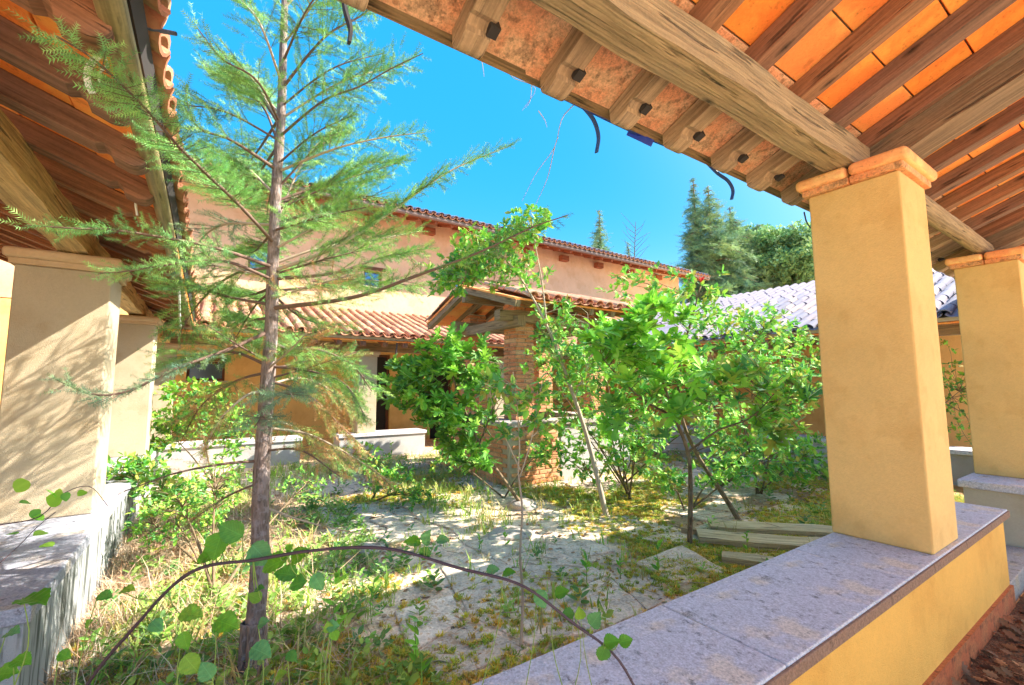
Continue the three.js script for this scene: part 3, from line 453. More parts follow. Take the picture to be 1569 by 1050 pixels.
// a broadleaved shrub or sapling: stems as given, twigs and leaves through the volumes given
function shrub(o) {
  const g = thing(o.name, o.label, o.category || 'shrub', o.group, o.base);
  const inv = o.base.clone().negate(), all = [];
  for (const [pts, r0, r1] of o.stems) { const q = pts.map(p => p.clone().add(inv)); part(g, q[0].length() < 0.12 ? 'trunk' : 'branch', tube(q, r0, r1, 6, Math.max(8, pts.length * 5), 0.06), o.bark || M.stem); const c = new THREE.CatmullRomCurve3(q); for (let i = 2; i <= 14; i++) all.push(c.getPoint(i / 14)); }
  const tw = [], lv = [];
  for (const [c, rx, ry, rz, n] of o.blobs) for (let i = 0; i < n * (o.more || 1.3); i++) {
    const d = randDir().multiplyScalar(Math.pow(rnd(), 0.45)), tip = c.clone().add(inv).add(V(d.x * rx, d.y * ry, d.z * rz));
    let best = all[0], bd = 1e9; for (const q of all) { const e = q.distanceToSquared(tip) + (q.y > tip.y ? 0.15 : 0); if (e < bd) { bd = e; best = q; } }
    const L = best.distanceTo(tip), st = L > 0.5 ? tip.clone().lerp(best, 0.45 / L) : best, mid = st.clone().lerp(tip, 0.55).add(V(rr(-.03, .03), rr(0, .05), rr(-.03, .03)));
    if (rnd() < (o.twigs ?? 0.6)) tw.push(tube([st, mid, tip], 0.0045, 0.0015, 4, 4));
    const dir = tip.clone().sub(st).normalize(), k = o.perTip || 6;
    for (let j = 0; j < k; j++) {
      const back = Math.pow(rnd(), 1.3) * (o.spread || 0.5), p = tip.clone().lerp(mid, back).addScaledVector(randDir(), 0.012), ld = dir.clone().multiplyScalar(0.55).add(randDir()).add(V(0, o.lift || 0, 0)).normalize();
      lv.push({ g: o.leaf, c: Math.floor(rnd() * 4), m: leafM(p, ld, o.size * rr(0.38, 1.12), o.up ?? 0.8) });
    }
  }
  if (tw.length) { const t = part(g, 'twigs', mergeGeometries(tw), o.bark || M.stem); t.userData.kind = 'stuff'; }
  const P = V(); lv.forEach(l => { l.d = P.setFromMatrixPosition(l.m).add(o.base).distanceTo(CAM); }); lv.sort((a, b) => a.d - b.d);
  const lim = o.single ?? 0; lv.slice(0, lim).forEach(l => part(g, 'leaf', l.g, (o.mats || LEAF)[l.c]).applyMatrix4(l.m));
  const rest = lv.slice(lim); if (rest.length) stuff(g, 'foliage', o.leaf, leafWhite, rest.map(l => l.m), rest.map(() => vary(pick(o.cols || [[0.22, 0.54, 0.07], [0.31, 0.64, 0.08], [0.15, 0.44, 0.11], [0.4, 0.62, 0.1], [0.24, 0.56, 0.06], [0.46, 0.46, 0.1], [0.12, 0.36, 0.1]]), 0.3)));
  return g;
}
const G0 = (x, z) => V(x, gY(x, z) - 0.02, z);

// ------------------------------------------------------------------ the young conifer in front
const spray = (() => { // a feathery spray along +y, 1 unit long
  const pos = [], idx = []; const tri = (a, b, c) => { const k = pos.length / 3; pos.push(...a, ...b, ...c); idx.push(k, k + 1, k + 2); };
  tri([-0.012, 0, 0], [0.012, 0, 0], [0, 1, 0]);
  for (let i = 0; i < 9; i++) { const y = 0.05 + i * 0.1, l = 0.3 * (1 - 0.055 * i); for (const s of [-1, 1]) { const zz = ((i * 37 + (s > 0 ? 11 : 0)) % 7 - 3) * 0.035; tri([0, y - 0.022, 0], [0, y + 0.022, 0], [s * l * 0.8, y + l * 0.62, zz]); } tri([0, y, -0.01], [0.014, y + 0.01, 0.01], [((i % 3) - 1) * 0.06, y + 0.14, (i % 2 ? 1 : -1) * 0.17]); }
  const g = new THREE.BufferGeometry(); g.setAttribute('position', new THREE.Float32BufferAttribute(pos, 3)); g.setIndex(idx); const h = g.toNonIndexed(); h.computeVertexNormals(); h.setAttribute('uv', new THREE.Float32BufferAttribute(new Array(h.attributes.position.count * 2).fill(0), 2)); return h;
})();
function needles(pts, out, cols, o) { // twigs and sprays along a branch
  const c = new THREE.CatmullRomCurve3(pts, false, 'centripetal'), L = c.getLength(), step = o.step || 0.035, twg = [];
  for (let s = L * (o.from ?? 0.2); s < L; s += step) {
    const t = s / L, p = c.getPointAt(t), T = c.getTangentAt(t);
    for (const sd of [-1, 1, -1, 1]) {
      if (rnd() > (o.dens ?? 0.85) * 0.72) continue;
      const side = V(0, 1, 0).cross(T).normalize().multiplyScalar(sd).add(V(0, rr(-0.5, 0.45), 0)).normalize();
      const tl = (o.tw || 0.2) * (0.35 + 0.65 * Math.sin(Math.PI * Math.min(1, 0.15 + t * 0.85))) * rr(0.5, 1.15) * (t > 0.93 ? 0.5 : 1), d = T.clone().multiplyScalar(rr(0.5, 0.95)).addScaledVector(side, 0.85).add(V(0, o.droop || 0, 0)).normalize();
      const e = p.clone().addScaledVector(d, tl); if (tl > 0.08 && rnd() < 0.5) twg.push(tube([p, e], 0.002, 0.001, 3, 1));
      for (let q = 0.02; q < tl; q += 0.045) {
        const dd = d.clone().addScaledVector(randDir(), 0.4).normalize(), m = leafM(p.clone().addScaledVector(d, q), dd, (o.size || 0.085) * rr(0.7, 1.25), 0.4);
        out.push(m); cols.push(vary(pick(o.cols), 0.3));
      }
    }
    if (rnd() < 0.5) { out.push(leafM(p, T.clone().addScaledVector(randDir(), 0.5), (o.size || 0.085) * rr(0.7, 1.2), 0.4)); cols.push(vary(pick(o.cols), 0.3)); }
  }
  return twg;
}
{
  const base = V(0.27, -0.03, -2.86), t = thing('young_conifer', 'slender young conifer with feathery branches standing in the foreground courtyard', 'tree', null, base), inv = base.clone().negate();
  const tp = [V(0, 0, 0), V(0.012, 0.5, 0), V(0.0, 1.1, 0.005), V(0.012, 1.8, 0), V(0.004, 2.5, 0), V(0.01, 3.2, 0.004), V(0, 3.9, 0), V(0.01, 5.4, 0)];
  part(t, 'trunk', tube(tp, 0.05, 0.006, 14, 90, 0.07), M.bark);
  for (let i = 0; i < 5; i++) { const a = i * 1.3 + 0.4; part(t, 'root', tube([V(0.03 * Math.cos(a), 0.3, 0.03 * Math.sin(a)), V(0.06 * Math.cos(a), 0.06, 0.06 * Math.sin(a)), V(0.2 * Math.cos(a), -0.03, 0.2 * Math.sin(a))], 0.035, 0.015, 6, 8, 0.1), M.bark); }
  const GR = [[0.2, 0.42, 0.09], [0.28, 0.5, 0.12], [0.13, 0.31, 0.1]], BL = [[0.2, 0.36, 0.2], [0.26, 0.42, 0.22], [0.16, 0.3, 0.2]], BR = [[0.5, 0.26, 0.11], [0.54, 0.34, 0.15], [0.36, 0.38, 0.12], [0.26, 0.4, 0.12]], BG = [[0.26, 0.56, 0.16], [0.34, 0.62, 0.22], [0.2, 0.46, 0.16]];
  const tx = y => 437 + (390 - 437) * (y / 1030);
  // [[x, y, depth] ...], radius, needle colours, options
  const B = [
    [[[428, 407, 2.46], [502, 384, 2.6], [579, 338, 2.75], [690, 262, 2.95], [783, 223, 3.1]], 0.013, GR, { tw: 0.2, dens: 0.7 }],
    [[[427, 468, 2.46], [548, 454, 2.4], [640, 422, 2.35], [731, 388, 2.3], [822, 346, 2.25], [870, 330, 2.22]], 0.014, GR, { from: 0.12, tw: 0.14, dens: 0.4 }],
    [[[430, 330, 2.46], [490, 320, 2.65], [550, 300, 2.8], [610, 310, 2.95]], 0.009, GR, { tw: 0.24, dens: 0.8 }],
    [[[428, 395, 2.46], [490, 380, 2.7], [560, 370, 2.95], [640, 355, 3.2]], 0.009, GR, { tw: 0.24, dens: 0.8 }],
    [[[428, 440, 2.46], [480, 440, 2.7], [560, 430, 3.0], [650, 440, 3.2]], 0.009, GR, { tw: 0.24, dens: 1.0, droop: -0.15 }],
    [[[431, 290, 2.46], [500, 280, 2.8], [560, 250, 3.0], [620, 250, 3.2]], 0.009, GR, { tw: 0.24, dens: 1.0 }],
    [[[420, 560, 2.46], [480, 570, 2.5], [530, 590, 2.5], [560, 640, 2.5]], 0.009, GR, { tw: 0.24, dens: 1.0, droop: -0.3 }],
    [[[428, 400, 2.46], [360, 420, 2.5], [300, 470, 2.55], [270, 520, 2.55]], 0.009, GR, { tw: 0.24, dens: 1.0, droop: -0.25 }],
    [[[428, 372, 2.47], [476, 350, 2.6], [521, 308, 2.75], [560, 280, 2.85]], 0.009, GR, { tw: 0.22 }],
    [[[427, 420, 2.46], [514, 418, 2.6], [590, 393, 2.8], [660, 380, 2.9]], 0.012, GR, { tw: 0.22, droop: -0.2 }],
    [[[435, 238, 2.45], [520, 226, 2.55], [593, 210, 2.6], [650, 203, 2.62]], 0.009, GR, { tw: 0.16 }],
    [[[437, 177, 2.45], [500, 152, 2.5], [550, 133, 2.5], [600, 105, 2.5], [648, 82, 2.5]], 0.009, GR, { tw: 0.2 }],
    [[[439, 90, 2.44], [500, 55, 2.6], [560, 20, 2.7], [600, -20, 2.8]], 0.009, GR, { tw: 0.24 }],
    [[[440, 40, 2.44], [480, 0, 2.3], [530, -50, 2.2]], 0.008, GR, { tw: 0.2 }],
    [[[432, 300, 2.47], [480, 290, 2.9], [540, 280, 3.2], [600, 268, 3.4]], 0.009, GR, { tw: 0.22 }],
    [[[430, 340, 2.47], [500, 330, 2.2], [560, 318, 2.0]], 0.008, GR, { tw: 0.16 }],
    [[[431, 330, 2.47], [470, 240, 2.9], [520, 190, 3.2]], 0.008, GR, { tw: 0.2 }],
    [[[436, 235, 2.45], [350, 213, 2.4], [307, 198, 2.35], [280, 160, 2.3]], 0.011, GR, { tw: 0.2 }],
    [[[429, 360, 2.46], [367, 315, 2.2], [317, 267, 1.95], [267, 217, 1.7], [217, 160, 1.5], [133, 83, 1.28], [85, 55, 1.2]], 0.011, BG, { from: 0.26, tw: 0.15, size: 0.075, step: 0.016, dens: 1.1 }],
    [[[428, 400, 2.46], [330, 380, 2.2], [244, 363, 2.0], [170, 352, 1.85], [114, 350, 1.75], [42, 345, 1.7]], 0.011, BG, { from: 0.3, tw: 0.13, size: 0.075, step: 0.028 }],
    [[[427, 420, 2.46], [340, 400, 2.3], [260, 405, 2.15], [200, 415, 2.05], [150, 420, 2.0]], 0.01, BG, { from: 0.35, tw: 0.16, size: 0.08 }],
    [[[426, 462, 2.46], [350, 455, 2.6], [300, 440, 2.7], [260, 430, 2.8]], 0.01, GR, { tw: 0.22 }],
    [[[430, 330, 2.46], [340, 345, 2.6], [300, 380, 2.7], [290, 430, 2.75]], 0.009, BL, { tw: 0.16 }],
    [[[425, 505, 2.47], [339, 540, 2.3], [274, 563, 2.15], [190, 601, 2.0], [145, 605, 1.95], [85, 582, 1.9]], 0.012, BL, { from: 0.3, tw: 0.13, dens: 1.2, size: 0.07 }],
    [[[438, 150, 2.44], [390, 120, 2.4], [340, 90, 2.35], [300, 40, 2.3]], 0.009, GR, { tw: 0.18 }],
    [[[439, 80, 2.44], [400, 40, 2.5], [370, 0, 2.6], [350, -40, 2.7]], 0.008, GR, { tw: 0.2 }],
    [[[433, 280, 2.45], [370, 250, 2.8], [330, 235, 3.1]], 0.009, GR, { tw: 0.2 }],
    [[[437, 190, 2.45], [400, 160, 2.9], [350, 130, 3.2], [310, 95, 3.3]], 0.009, GR, { tw: 0.22 }],
    [[[422, 545, 2.48], [480, 535, 2.5], [540, 560, 2.6], [570, 600, 2.7]], 0.011, GR, { tw: 0.24, droop: -0.35 }],
    [[[422, 560, 2.48], [360, 540, 2.5], [300, 545, 2.55], [255, 560, 2.6]], 0.01, GR, { tw: 0.22, droop: -0.2 }],
    [[[421, 582, 2.48], [470, 605, 2.6], [520, 650, 2.7], [560, 690, 2.75]], 0.01, BR, { tw: 0.24, droop: -0.3, dens: 0.9 }],
    [[[418, 600, 2.49], [380, 605, 2.4], [340, 640, 2.3], [310, 690, 2.25]], 0.009, BR, { tw: 0.2, droop: -0.35, dens: 0.6 }],
    [[[414, 655, 2.5], [470, 665, 2.6], [540, 700, 2.7], [600, 740, 2.8]], 0.009, BR, { tw: 0.22, dens: 0.6, droop: -0.2 }],
    [[[412, 690, 2.5], [460, 690, 2.4], [520, 730, 2.3]], 0.008, BR, { tw: 0.18, dens: 0.5 }],
    [[[410, 705, 2.5], [343, 711, 2.35], [267, 726, 2.2], [190, 753, 2.1]], 0.009, BR, { from: 0.3, tw: 0.16, dens: 0.3, size: 0.06 }],
    [[[408, 735, 2.52], [350, 760, 2.5], [290, 800, 2.45]], 0.007, BR, { tw: 0.16, dens: 0.25 }],
    [[[420, 590, 2.48], [460, 580, 2.7], [510, 600, 2.9], [550, 640, 3.0]], 0.009, BR, { tw: 0.26, droop: -0.35, dens: 0.9 }],
    [[[416, 640, 2.49], [450, 655, 2.75], [500, 690, 2.9], [530, 720, 3.0]], 0.009, [...BR, ...GR], { tw: 0.24, droop: -0.3 }],
    [[[420, 570, 2.48], [360, 585, 2.7], [310, 620, 2.8], [280, 670, 2.9]], 0.009, [...BR, ...GR], { tw: 0.24, droop: -0.35 }],
    [[[406, 770, 2.53], [470, 800, 2.5], [560, 820, 2.45]], 0.007, BR, { tw: 0.1, dens: 0.15 }],
    [[[419, 610, 2.48], [440, 600, 2.2], [450, 610, 2.0]], 0.008, BL, { tw: 0.16 }],
    [[[416, 640, 2.48], [400, 640, 2.25], [390, 655, 2.1]], 0.008, BL, { tw: 0.14 }],
    [[[424, 520, 2.48], [450, 545, 2.8], [470, 600, 3.0]], 0.009, GR, { tw: 0.22, droop: -0.3 }],
    [[[427, 440, 2.47], [390, 470, 2.8], [360, 520, 3.0]], 0.009, GR, { tw: 0.22, droop: -0.2 }],
    [[[427, 445, 2.47], [470, 490, 2.9], [540, 500, 3.2]], 0.009, GR, { tw: 0.2, dens: 0.6 }],
  ];
  for (let i = 0; i < 18; i++) { const y = rr(-60, 600), d0 = 2.45, s = i % 3 === 0 ? -1 : 1, l = rr(60, 190), u = rr(10, 75), dd = rr(-0.3, 0.9), x0 = tx(y); B.push([[[x0, y, d0], [x0 + s * l * 0.5, y - u * 0.45, d0 + dd * 0.5], [x0 + s * l, y - u, d0 + dd]], 0.007, y > 420 ? [...GR, ...BR] : GR, { tw: 0.2, dens: 0.75 }]); }
  const out = [], cols = [], tw = [];
  for (let i = 0; i < 9; i++) { // limbs reaching away from the camera
    const y = 1.75 + i * 0.17, x = rr(-0.25, 0.3), z = -rr(1.35, 1.75), pts = [V(0, y, 0), V(x * 0.4, y + 0.1, z * 0.5), V(x, y + rr(0.1, 0.3), z)];
    part(t, 'branch', tube(pts, 0.01, 0.0025, 6, 16, 0.06), M.twig); tw.push(...needles(pts, out, cols, { cols: GR, tw: 0.2, dens: 0.9 }));
  }
  for (const [px, r, c, o] of B) {
    const pts = px.map(([x, y, d]) => at(x, y, d).add(inv)), a = pts[0]; a.x = 0.006; a.z = 0.0;   // every branch leaves the trunk's axis
    part(t, 'branch', tube(pts, r, 0.0025, 6, pts.length * 6, 0.06), rnd() < 0.3 ? M.twigPale : M.twig);
    tw.push(...needles(pts, out, cols, { cols: c, ...o }));
  }
  part(t, 'twigs', mergeGeometries(tw), M.twig).userData.kind = 'stuff';
  stuff(t, 'needles', spray, needleMat, out, cols);
}
// ------------------------------------------------------------------ broadleaved saplings
const P = (arr, d) => arr.map(([x, y, e]) => at(x, y, (e ?? d)));
{
  const b = (x, y, d, rx, ry, n, rz) => [at(x, y, d), rx / F * d, ry / F * d, rz || 0.45, n];
  let base = G0(3.87, -2.75);  let d = 4.42;
  shrub({ name: 'fig_sapling', label: 'fig sapling with curved trunk and large lobed leaves left of the pillar', category: 'sapling', base, leaf: LG.fig, size: 0.2, perTip: 6, lift: 0.2, single: 300, up: 1.0,
    stems: [[[base, ...P([[1058, 750], [1054, 693], [1031, 632], [1016, 586], [997, 540], [975, 480]], d)], 0.026, 0.007], [P([[1034, 640], [985, 612], [950, 580], [920, 545]], d), 0.013, 0.005], [P([[1054, 693], [1100, 660], [1150, 640], [1190, 600]], d), 0.012, 0.005]],
    blobs: [b(950, 520, d, 85, 40, 26), b(1010, 480, d, 40, 25, 12), b(1020, 560, d, 80, 50, 18), b(1120, 580, d, 70, 40, 18), b(1000, 620, d, 110, 50, 22), b(1190, 640, d, 55, 50, 12)] });
  base = G0(4.98, -2.87); d = 5.3;
  shrub({ name: 'leaning_sapling', label: 'leaning thin sapling with red shoots at its top, behind the fig', category: 'sapling', base, leaf: LG.oak, size: 0.1, perTip: 9, base2: 0,
    stems: [[[base, ...P([[1100, 745], [1070, 700], [1045, 640], [1040, 560], [1060, 490], [1075, 430]], d)], 0.03, 0.006], [P([[1045, 640], [1110, 590], [1160, 520], [1190, 480]], d), 0.012, 0.005]],
    blobs: [b(1080, 470, d, 40, 40, 22), b(1160, 500, d, 55, 40, 34), b(1060, 560, d, 90, 50, 40), b(1120, 640, d, 90, 50, 40), b(1075, 435, d, 16, 20, 6), b(1000, 450, d, 30, 45, 20), b(960, 430, d, 22, 30, 10)] });
  for (const [x, y] of [[1073, 423], [1045, 515]]) { const g = thing('red_shoot', x > 1060 ? 'red young leaves at the very top of the sapling' : 'pink red young leaves in the middle of the saplings', 'leaves', null, at(x, y + 10, 5.25)); for (let i = 0; i < 7; i++) part(g, 'leaf', LG.simple, M.red || (M.red = leafMat([0.6, 0.06, 0.05]))).applyMatrix4(leafM(V(0, 0, 0), V(rr(-.7, .7), 1, rr(-.7, .7)), 0.085, 0.3)); }
  base = G0(3.95, -3.9); d = 5.45;
  shrub({ name: 'oak_sapling', label: 'tall pale-stemmed oak sapling with a high crown before the brick well', category: 'sapling', base, leaf: LG.oak, size: 0.095, perTip: 9, more: 2.6, bark: M.twigPale,
    stems: [[[base, ...P([[905, 690], [880, 610], [838, 500], [800, 430], [760, 380]], d)], 0.035, 0.008], [P([[838, 500], [830, 430], [815, 350]], d), 0.012, 0.005], [P([[800, 430], [740, 430], [690, 420]], d), 0.01, 0.004], [P([[880, 610], [905, 540], [900, 480]], d), 0.01, 0.004]],
    blobs: [b(745, 395, d, 70, 45, 70), b(805, 350, d, 40, 30, 26), b(690, 425, d, 40, 28, 24), b(800, 420, d, 40, 30, 14), b(860, 520, d, 45, 40, 24), b(850, 475, d, 20, 20, 5), b(890, 570, d, 40, 50, 22)] });
  base = G0(3.3, -4.6); d = 5.7;
  shrub({ name: 'fig_bush', label: 'broad leafy fig bush left of the brick well', category: 'shrub', base, leaf: LG.fig, size: 0.17, perTip: 6, single: 260, up: 0.9,
    stems: [[[base, ...P([[735, 680], [705, 610], [685, 559], [660, 530]], d)], 0.028, 0.008], [P([[735, 680], [760, 610], [770, 560]], d), 0.014, 0.006], [P([[705, 610], [650, 600], [620, 590]], d), 0.012, 0.005]],
    blobs: [b(650, 580, d, 62, 55, 46), b(700, 540, d, 55, 35, 26), b(690, 640, d, 75, 40, 44), b(620, 600, d, 35, 35, 16), b(740, 580, d, 35, 40, 20), b(720, 690, d, 50, 30, 20)],
    cols: [[0.18, 0.42, 0.05], [0.25, 0.5, 0.05], [0.14, 0.34, 0.07]] });
  base = G0(1.55, -2.23); d = 2.72;
  shrub({ name: 'thin_sapling', label: 'thin straight sapling rising just beyond the near parapet', category: 'sapling', base, bark: M.twigPale, leaf: LG.simple, size: 0.07, perTip: 8,
    stems: [[[base, ...P([[801, 920], [797, 850], [800, 780], [794, 720], [796, 690], [792, 620], [786, 570]], d)], 0.011, 0.003], [P([[797, 720], [770, 660], [752, 610]], d), 0.005, 0.002], [P([[797, 730], [815, 670], [828, 600]], d), 0.005, 0.002]],
    blobs: [b(790, 620, d, 45, 35, 16, 0.2), b(830, 600, d, 30, 25, 9, 0.15), b(760, 590, d, 25, 25, 8, 0.15), b(835, 650, d, 25, 18, 6, 0.15), b(775, 670, d, 25, 15, 5, 0.12)] });
  // fill behind: lower shrubs
  const S = [
    ['low_shrub', 'bright low shrub at the foot of the middle saplings', 4.7, -4.2, [[900, 660, 6.0, 60, 40, 40], [970, 690, 6.0, 70, 35, 50]], LG.simple, 0.1],
    ['low_shrub', 'spreading shrub of yellow green leaves right of the fig trunk', 6.3, -4.0, [[1130, 690, 6.6, 70, 45, 50], [1200, 600, 6.6, 50, 60, 46], [1225, 690, 6.6, 40, 40, 30]], LG.oak, 0.12],
    ['low_shrub', 'fresh lime green shrub low beside the fig trunk', 4.9, -3.5, [[1110, 720, 5.6, 60, 28, 40], [1020, 735, 5.4, 50, 22, 26], [1180, 700, 5.8, 50, 35, 36]], LG.oak, 0.1],
    ['low_shrub', 'feathery lime scrub around the foot of the conifer at left', 0.1, -3.9, [[330, 740, 3.9, 60, 35, 60], [270, 760, 3.9, 45, 30, 40], [470, 740, 4.6, 45, 25, 30]], LG.simple, 0.05],
    ['low_shrub', 'green scrub before the pale rendered wall of the well', 5.2, -5.3, [[850, 690, 6.5, 40, 35, 40], [900, 720, 6.4, 40, 25, 26], [960, 640, 6.6, 40, 50, 40]], LG.simple, 0.09],
    ['tall_shrub', 'light green sapling growth filling the gap beside the large pillar', 6.4, -3.4, [[1215, 590, 6.4, 50, 70, 60], [1150, 560, 6.4, 50, 50, 44], [1230, 700, 6.2, 35, 40, 24], [1100, 500, 6.6, 50, 40, 36]], LG.simple, 0.1],
    ['tall_shrub', 'fine leaved sapling growth before the right half of the well', 4.9, -4.4, [[920, 535, 6, 45, 40, 30], [880, 560, 6, 45, 45, 36], [980, 660, 5.8, 60, 35, 40], [830, 560, 6, 25, 35, 22]], LG.simple, 0.085],
    ['tall_shrub', 'tall leafy shrub close behind the large pillar', 7.2, -4.2, [[1235, 560, 7.4, 40, 60, 40], [1215, 520, 7.4, 40, 30, 24], [1180, 540, 7.4, 40, 50, 30]], LG.simple, 0.11],
    ['tall_shrub', 'dense green shrub in front of the right side of the well', 5.4, -5.0, [[920, 590, 7, 45, 55, 50], [960, 560, 7, 60, 50, 50], [860, 620, 7, 30, 45, 30], [1010, 620, 7, 60, 60, 60], [1080, 640, 7, 50, 50, 40]], LG.simple, 0.11],
    ['low_shrub', 'bright green shrub against the far left corner of the porches', 0.2, -8.2, [[300, 620, 7.0, 60, 45, 110], [255, 660, 7, 45, 40, 70], [350, 660, 7.2, 50, 45, 70]], LG.simple, 0.1],
    ['low_shrub', 'yellow green bush spilling over the left parapet behind the first pillar', -0.25, -5.6, [[205, 720, 4.7, 48, 30, 70], [245, 755, 4.6, 45, 30, 50]], LG.simple, 0.08],
    ['low_shrub', 'feathery ground shrub right of the conifer, before the back parapet', 1.9, -6.2, [[600, 735, 6.0, 50, 22, 60], [560, 700, 6.4, 40, 25, 40], [640, 760, 5.6, 30, 15, 24]], LG.simple, 0.07],
    ['low_shrub', 'small weedy shrub along the foot of the left parapet', 0.1, -4.6, [[270, 800, 4.0, 60, 40, 50], [330, 780, 4.4, 50, 40, 40], [220, 790, 4.2, 25, 30, 20]], LG.simple, 0.055],
    ['low_shrub', 'light green weeds below the well pier', 3.4, -5.2, [[690, 700, 6.4, 40, 25, 30], [820, 700, 6.2, 25, 25, 20]], LG.simple, 0.08],
    ['low_shrub', 'tall young growth seen between the two right pillars', 8.3, -3.0, [[1470, 600, 7.6, 22, 90, 60]], LG.simple, 0.09]];
  for (const [n, l, x, z, bl, leaf, size] of S) { const bs = G0(x, z); shrub({ name: n, label: l, base: bs, leaf, size, perTip: 8, twigs: 0.5, stems: bl.map(([px, py, dd]) => [[bs.clone().add(V(rr(-.05, .05), 0, rr(-.05, .05))), bs.clone().lerp(at(px, py, dd), 0.5).add(V(rr(-.05, .05), 0.05, 0)), at(px, py, dd)], 0.014, 0.004]), blobs: bl.map(q => b(...q)) }); }
}

// ------------------------------------------------------------------ trees beyond the roofs
const clump = (() => { const g = []; let s = seed; for (let i = 0; i < 26; i++) { const q = LG.simple.clone(); q.applyMatrix4(leafM(randDir().multiplyScalar(0.5 * Math.cbrt(rnd())), randDir(), rr(0.25, 0.45), 0.3)); g.push(q); } return mergeGeometries(g); })();
const needleClump = (() => { const g = []; for (let i = 0; i < 12; i++) { const q = spray.clone(); q.applyMatrix4(leafM(V(rr(-.2, .2), rr(-.1, .1), rr(-.3, .3)), V(rr(-1, 1), rr(-.5, .3), rr(-1, 1)), rr(0.5, 0.9), 0.6)); g.push(q); } return mergeGeometries(g); })();
function farConifer(label, top, bottomY, rad, cols, o = {}) {
  const base = V(top.x, bottomY, top.z), H = top.y - bottomY, t = thing(o.name || 'conifer_tree', label, 'tree', null, base);
  part(t, 'trunk', tube([V(0, 0, 0), V(0.1, H * 0.5, 0), V(0, H, 0)], H * 0.02, 0.03, 7, 12), M.stem);
  const m = [], c = [], br = []; const q = new THREE.Quaternion();
  for (let y = H * (o.from || 0.2); y < H; y += H * 0.022) {
    const k = 1 - y / H, n = o.n || 5;
    for (let j = 0; j < n; j++) {
      const a = rnd() * 6.283, R = rad * Math.pow(k, o.pow || 0.85) * rr(0.55, 1.1) + 0.1; const e = V(Math.cos(a) * R, y + R * (o.rise || -0.15), Math.sin(a) * R);
      if (rnd() < 0.35) br.push(tube([V(0, y, 0), V(e.x * 0.5, y + R * 0.06, e.z * 0.5), e], 0.05, 0.015, 4, 4));
      for (let s = 0.25; s <= 1.001; s += 0.42 / Math.max(R, 0.42)) { const p = V(0, y, 0).lerp(e, s).addScaledVector(randDir(), 0.18); q.setFromEuler(new THREE.Euler(rr(-.3, .3), rnd() * 6.3, rr(-.3, .3))); const z = (o.size || 0.6) * rr(0.7, 1.2) * (0.3 + 0.7 * Math.min(1, k * 4)); m.push(new THREE.Matrix4().compose(p, q, V(z, z * 0.7, z))); c.push(vary(pick(cols), 0.3)); }
    }
  }
  part(t, 'branches', mergeGeometries(br), M.stem).userData.kind = 'stuff';
  stuff(t, 'crown', needleClump, needleMat, m, c); return t;
}
function farBroad(label, centre, r, n, cols) {
  const base = V(centre.x, 0, centre.z), t = thing('pine_tree', label, 'tree', 'pines behind the far right roof', base); t.userData.group = undefined; delete t.userData.group;
  part(t, 'trunk', tube([V(0, 0, 0), V(0.3, centre.y * 0.5, 0), V(0, centre.y, 0)], 0.35, 0.12, 8, 12), M.stem);
  const m = [], c = [], q = new THREE.Quaternion();
  for (let k = 0; k < 9; k++) { const d = randDir(), lc = V(d.x * r[0] * 0.7, centre.y + d.y * r[1] * 0.7, d.z * r[2] * 0.7); part(t, 'limb', tube([V(0, centre.y * 0.6, 0), lc.clone().multiplyScalar(0.6).add(V(0, centre.y * 0.3, 0)), lc], 0.12, 0.04, 5, 6), M.stem);
    for (let i = 0; i < n / 9; i++) { const e = randDir().multiplyScalar(Math.cbrt(rnd())); const p = lc.clone().add(V(e.x * r[0] * 0.5, e.y * r[1] * 0.42, e.z * r[2] * 0.5)); q.setFromEuler(new THREE.Euler(rnd() * 6, rnd() * 6, rnd() * 6)); const z = rr(0.5, 0.9); m.push(new THREE.Matrix4().compose(p, q, V(z, z, z))); c.push(vary(pick(cols), 0.35)); } }
  stuff(t, 'crown', clump, leafWhite, m, c); return t;
}
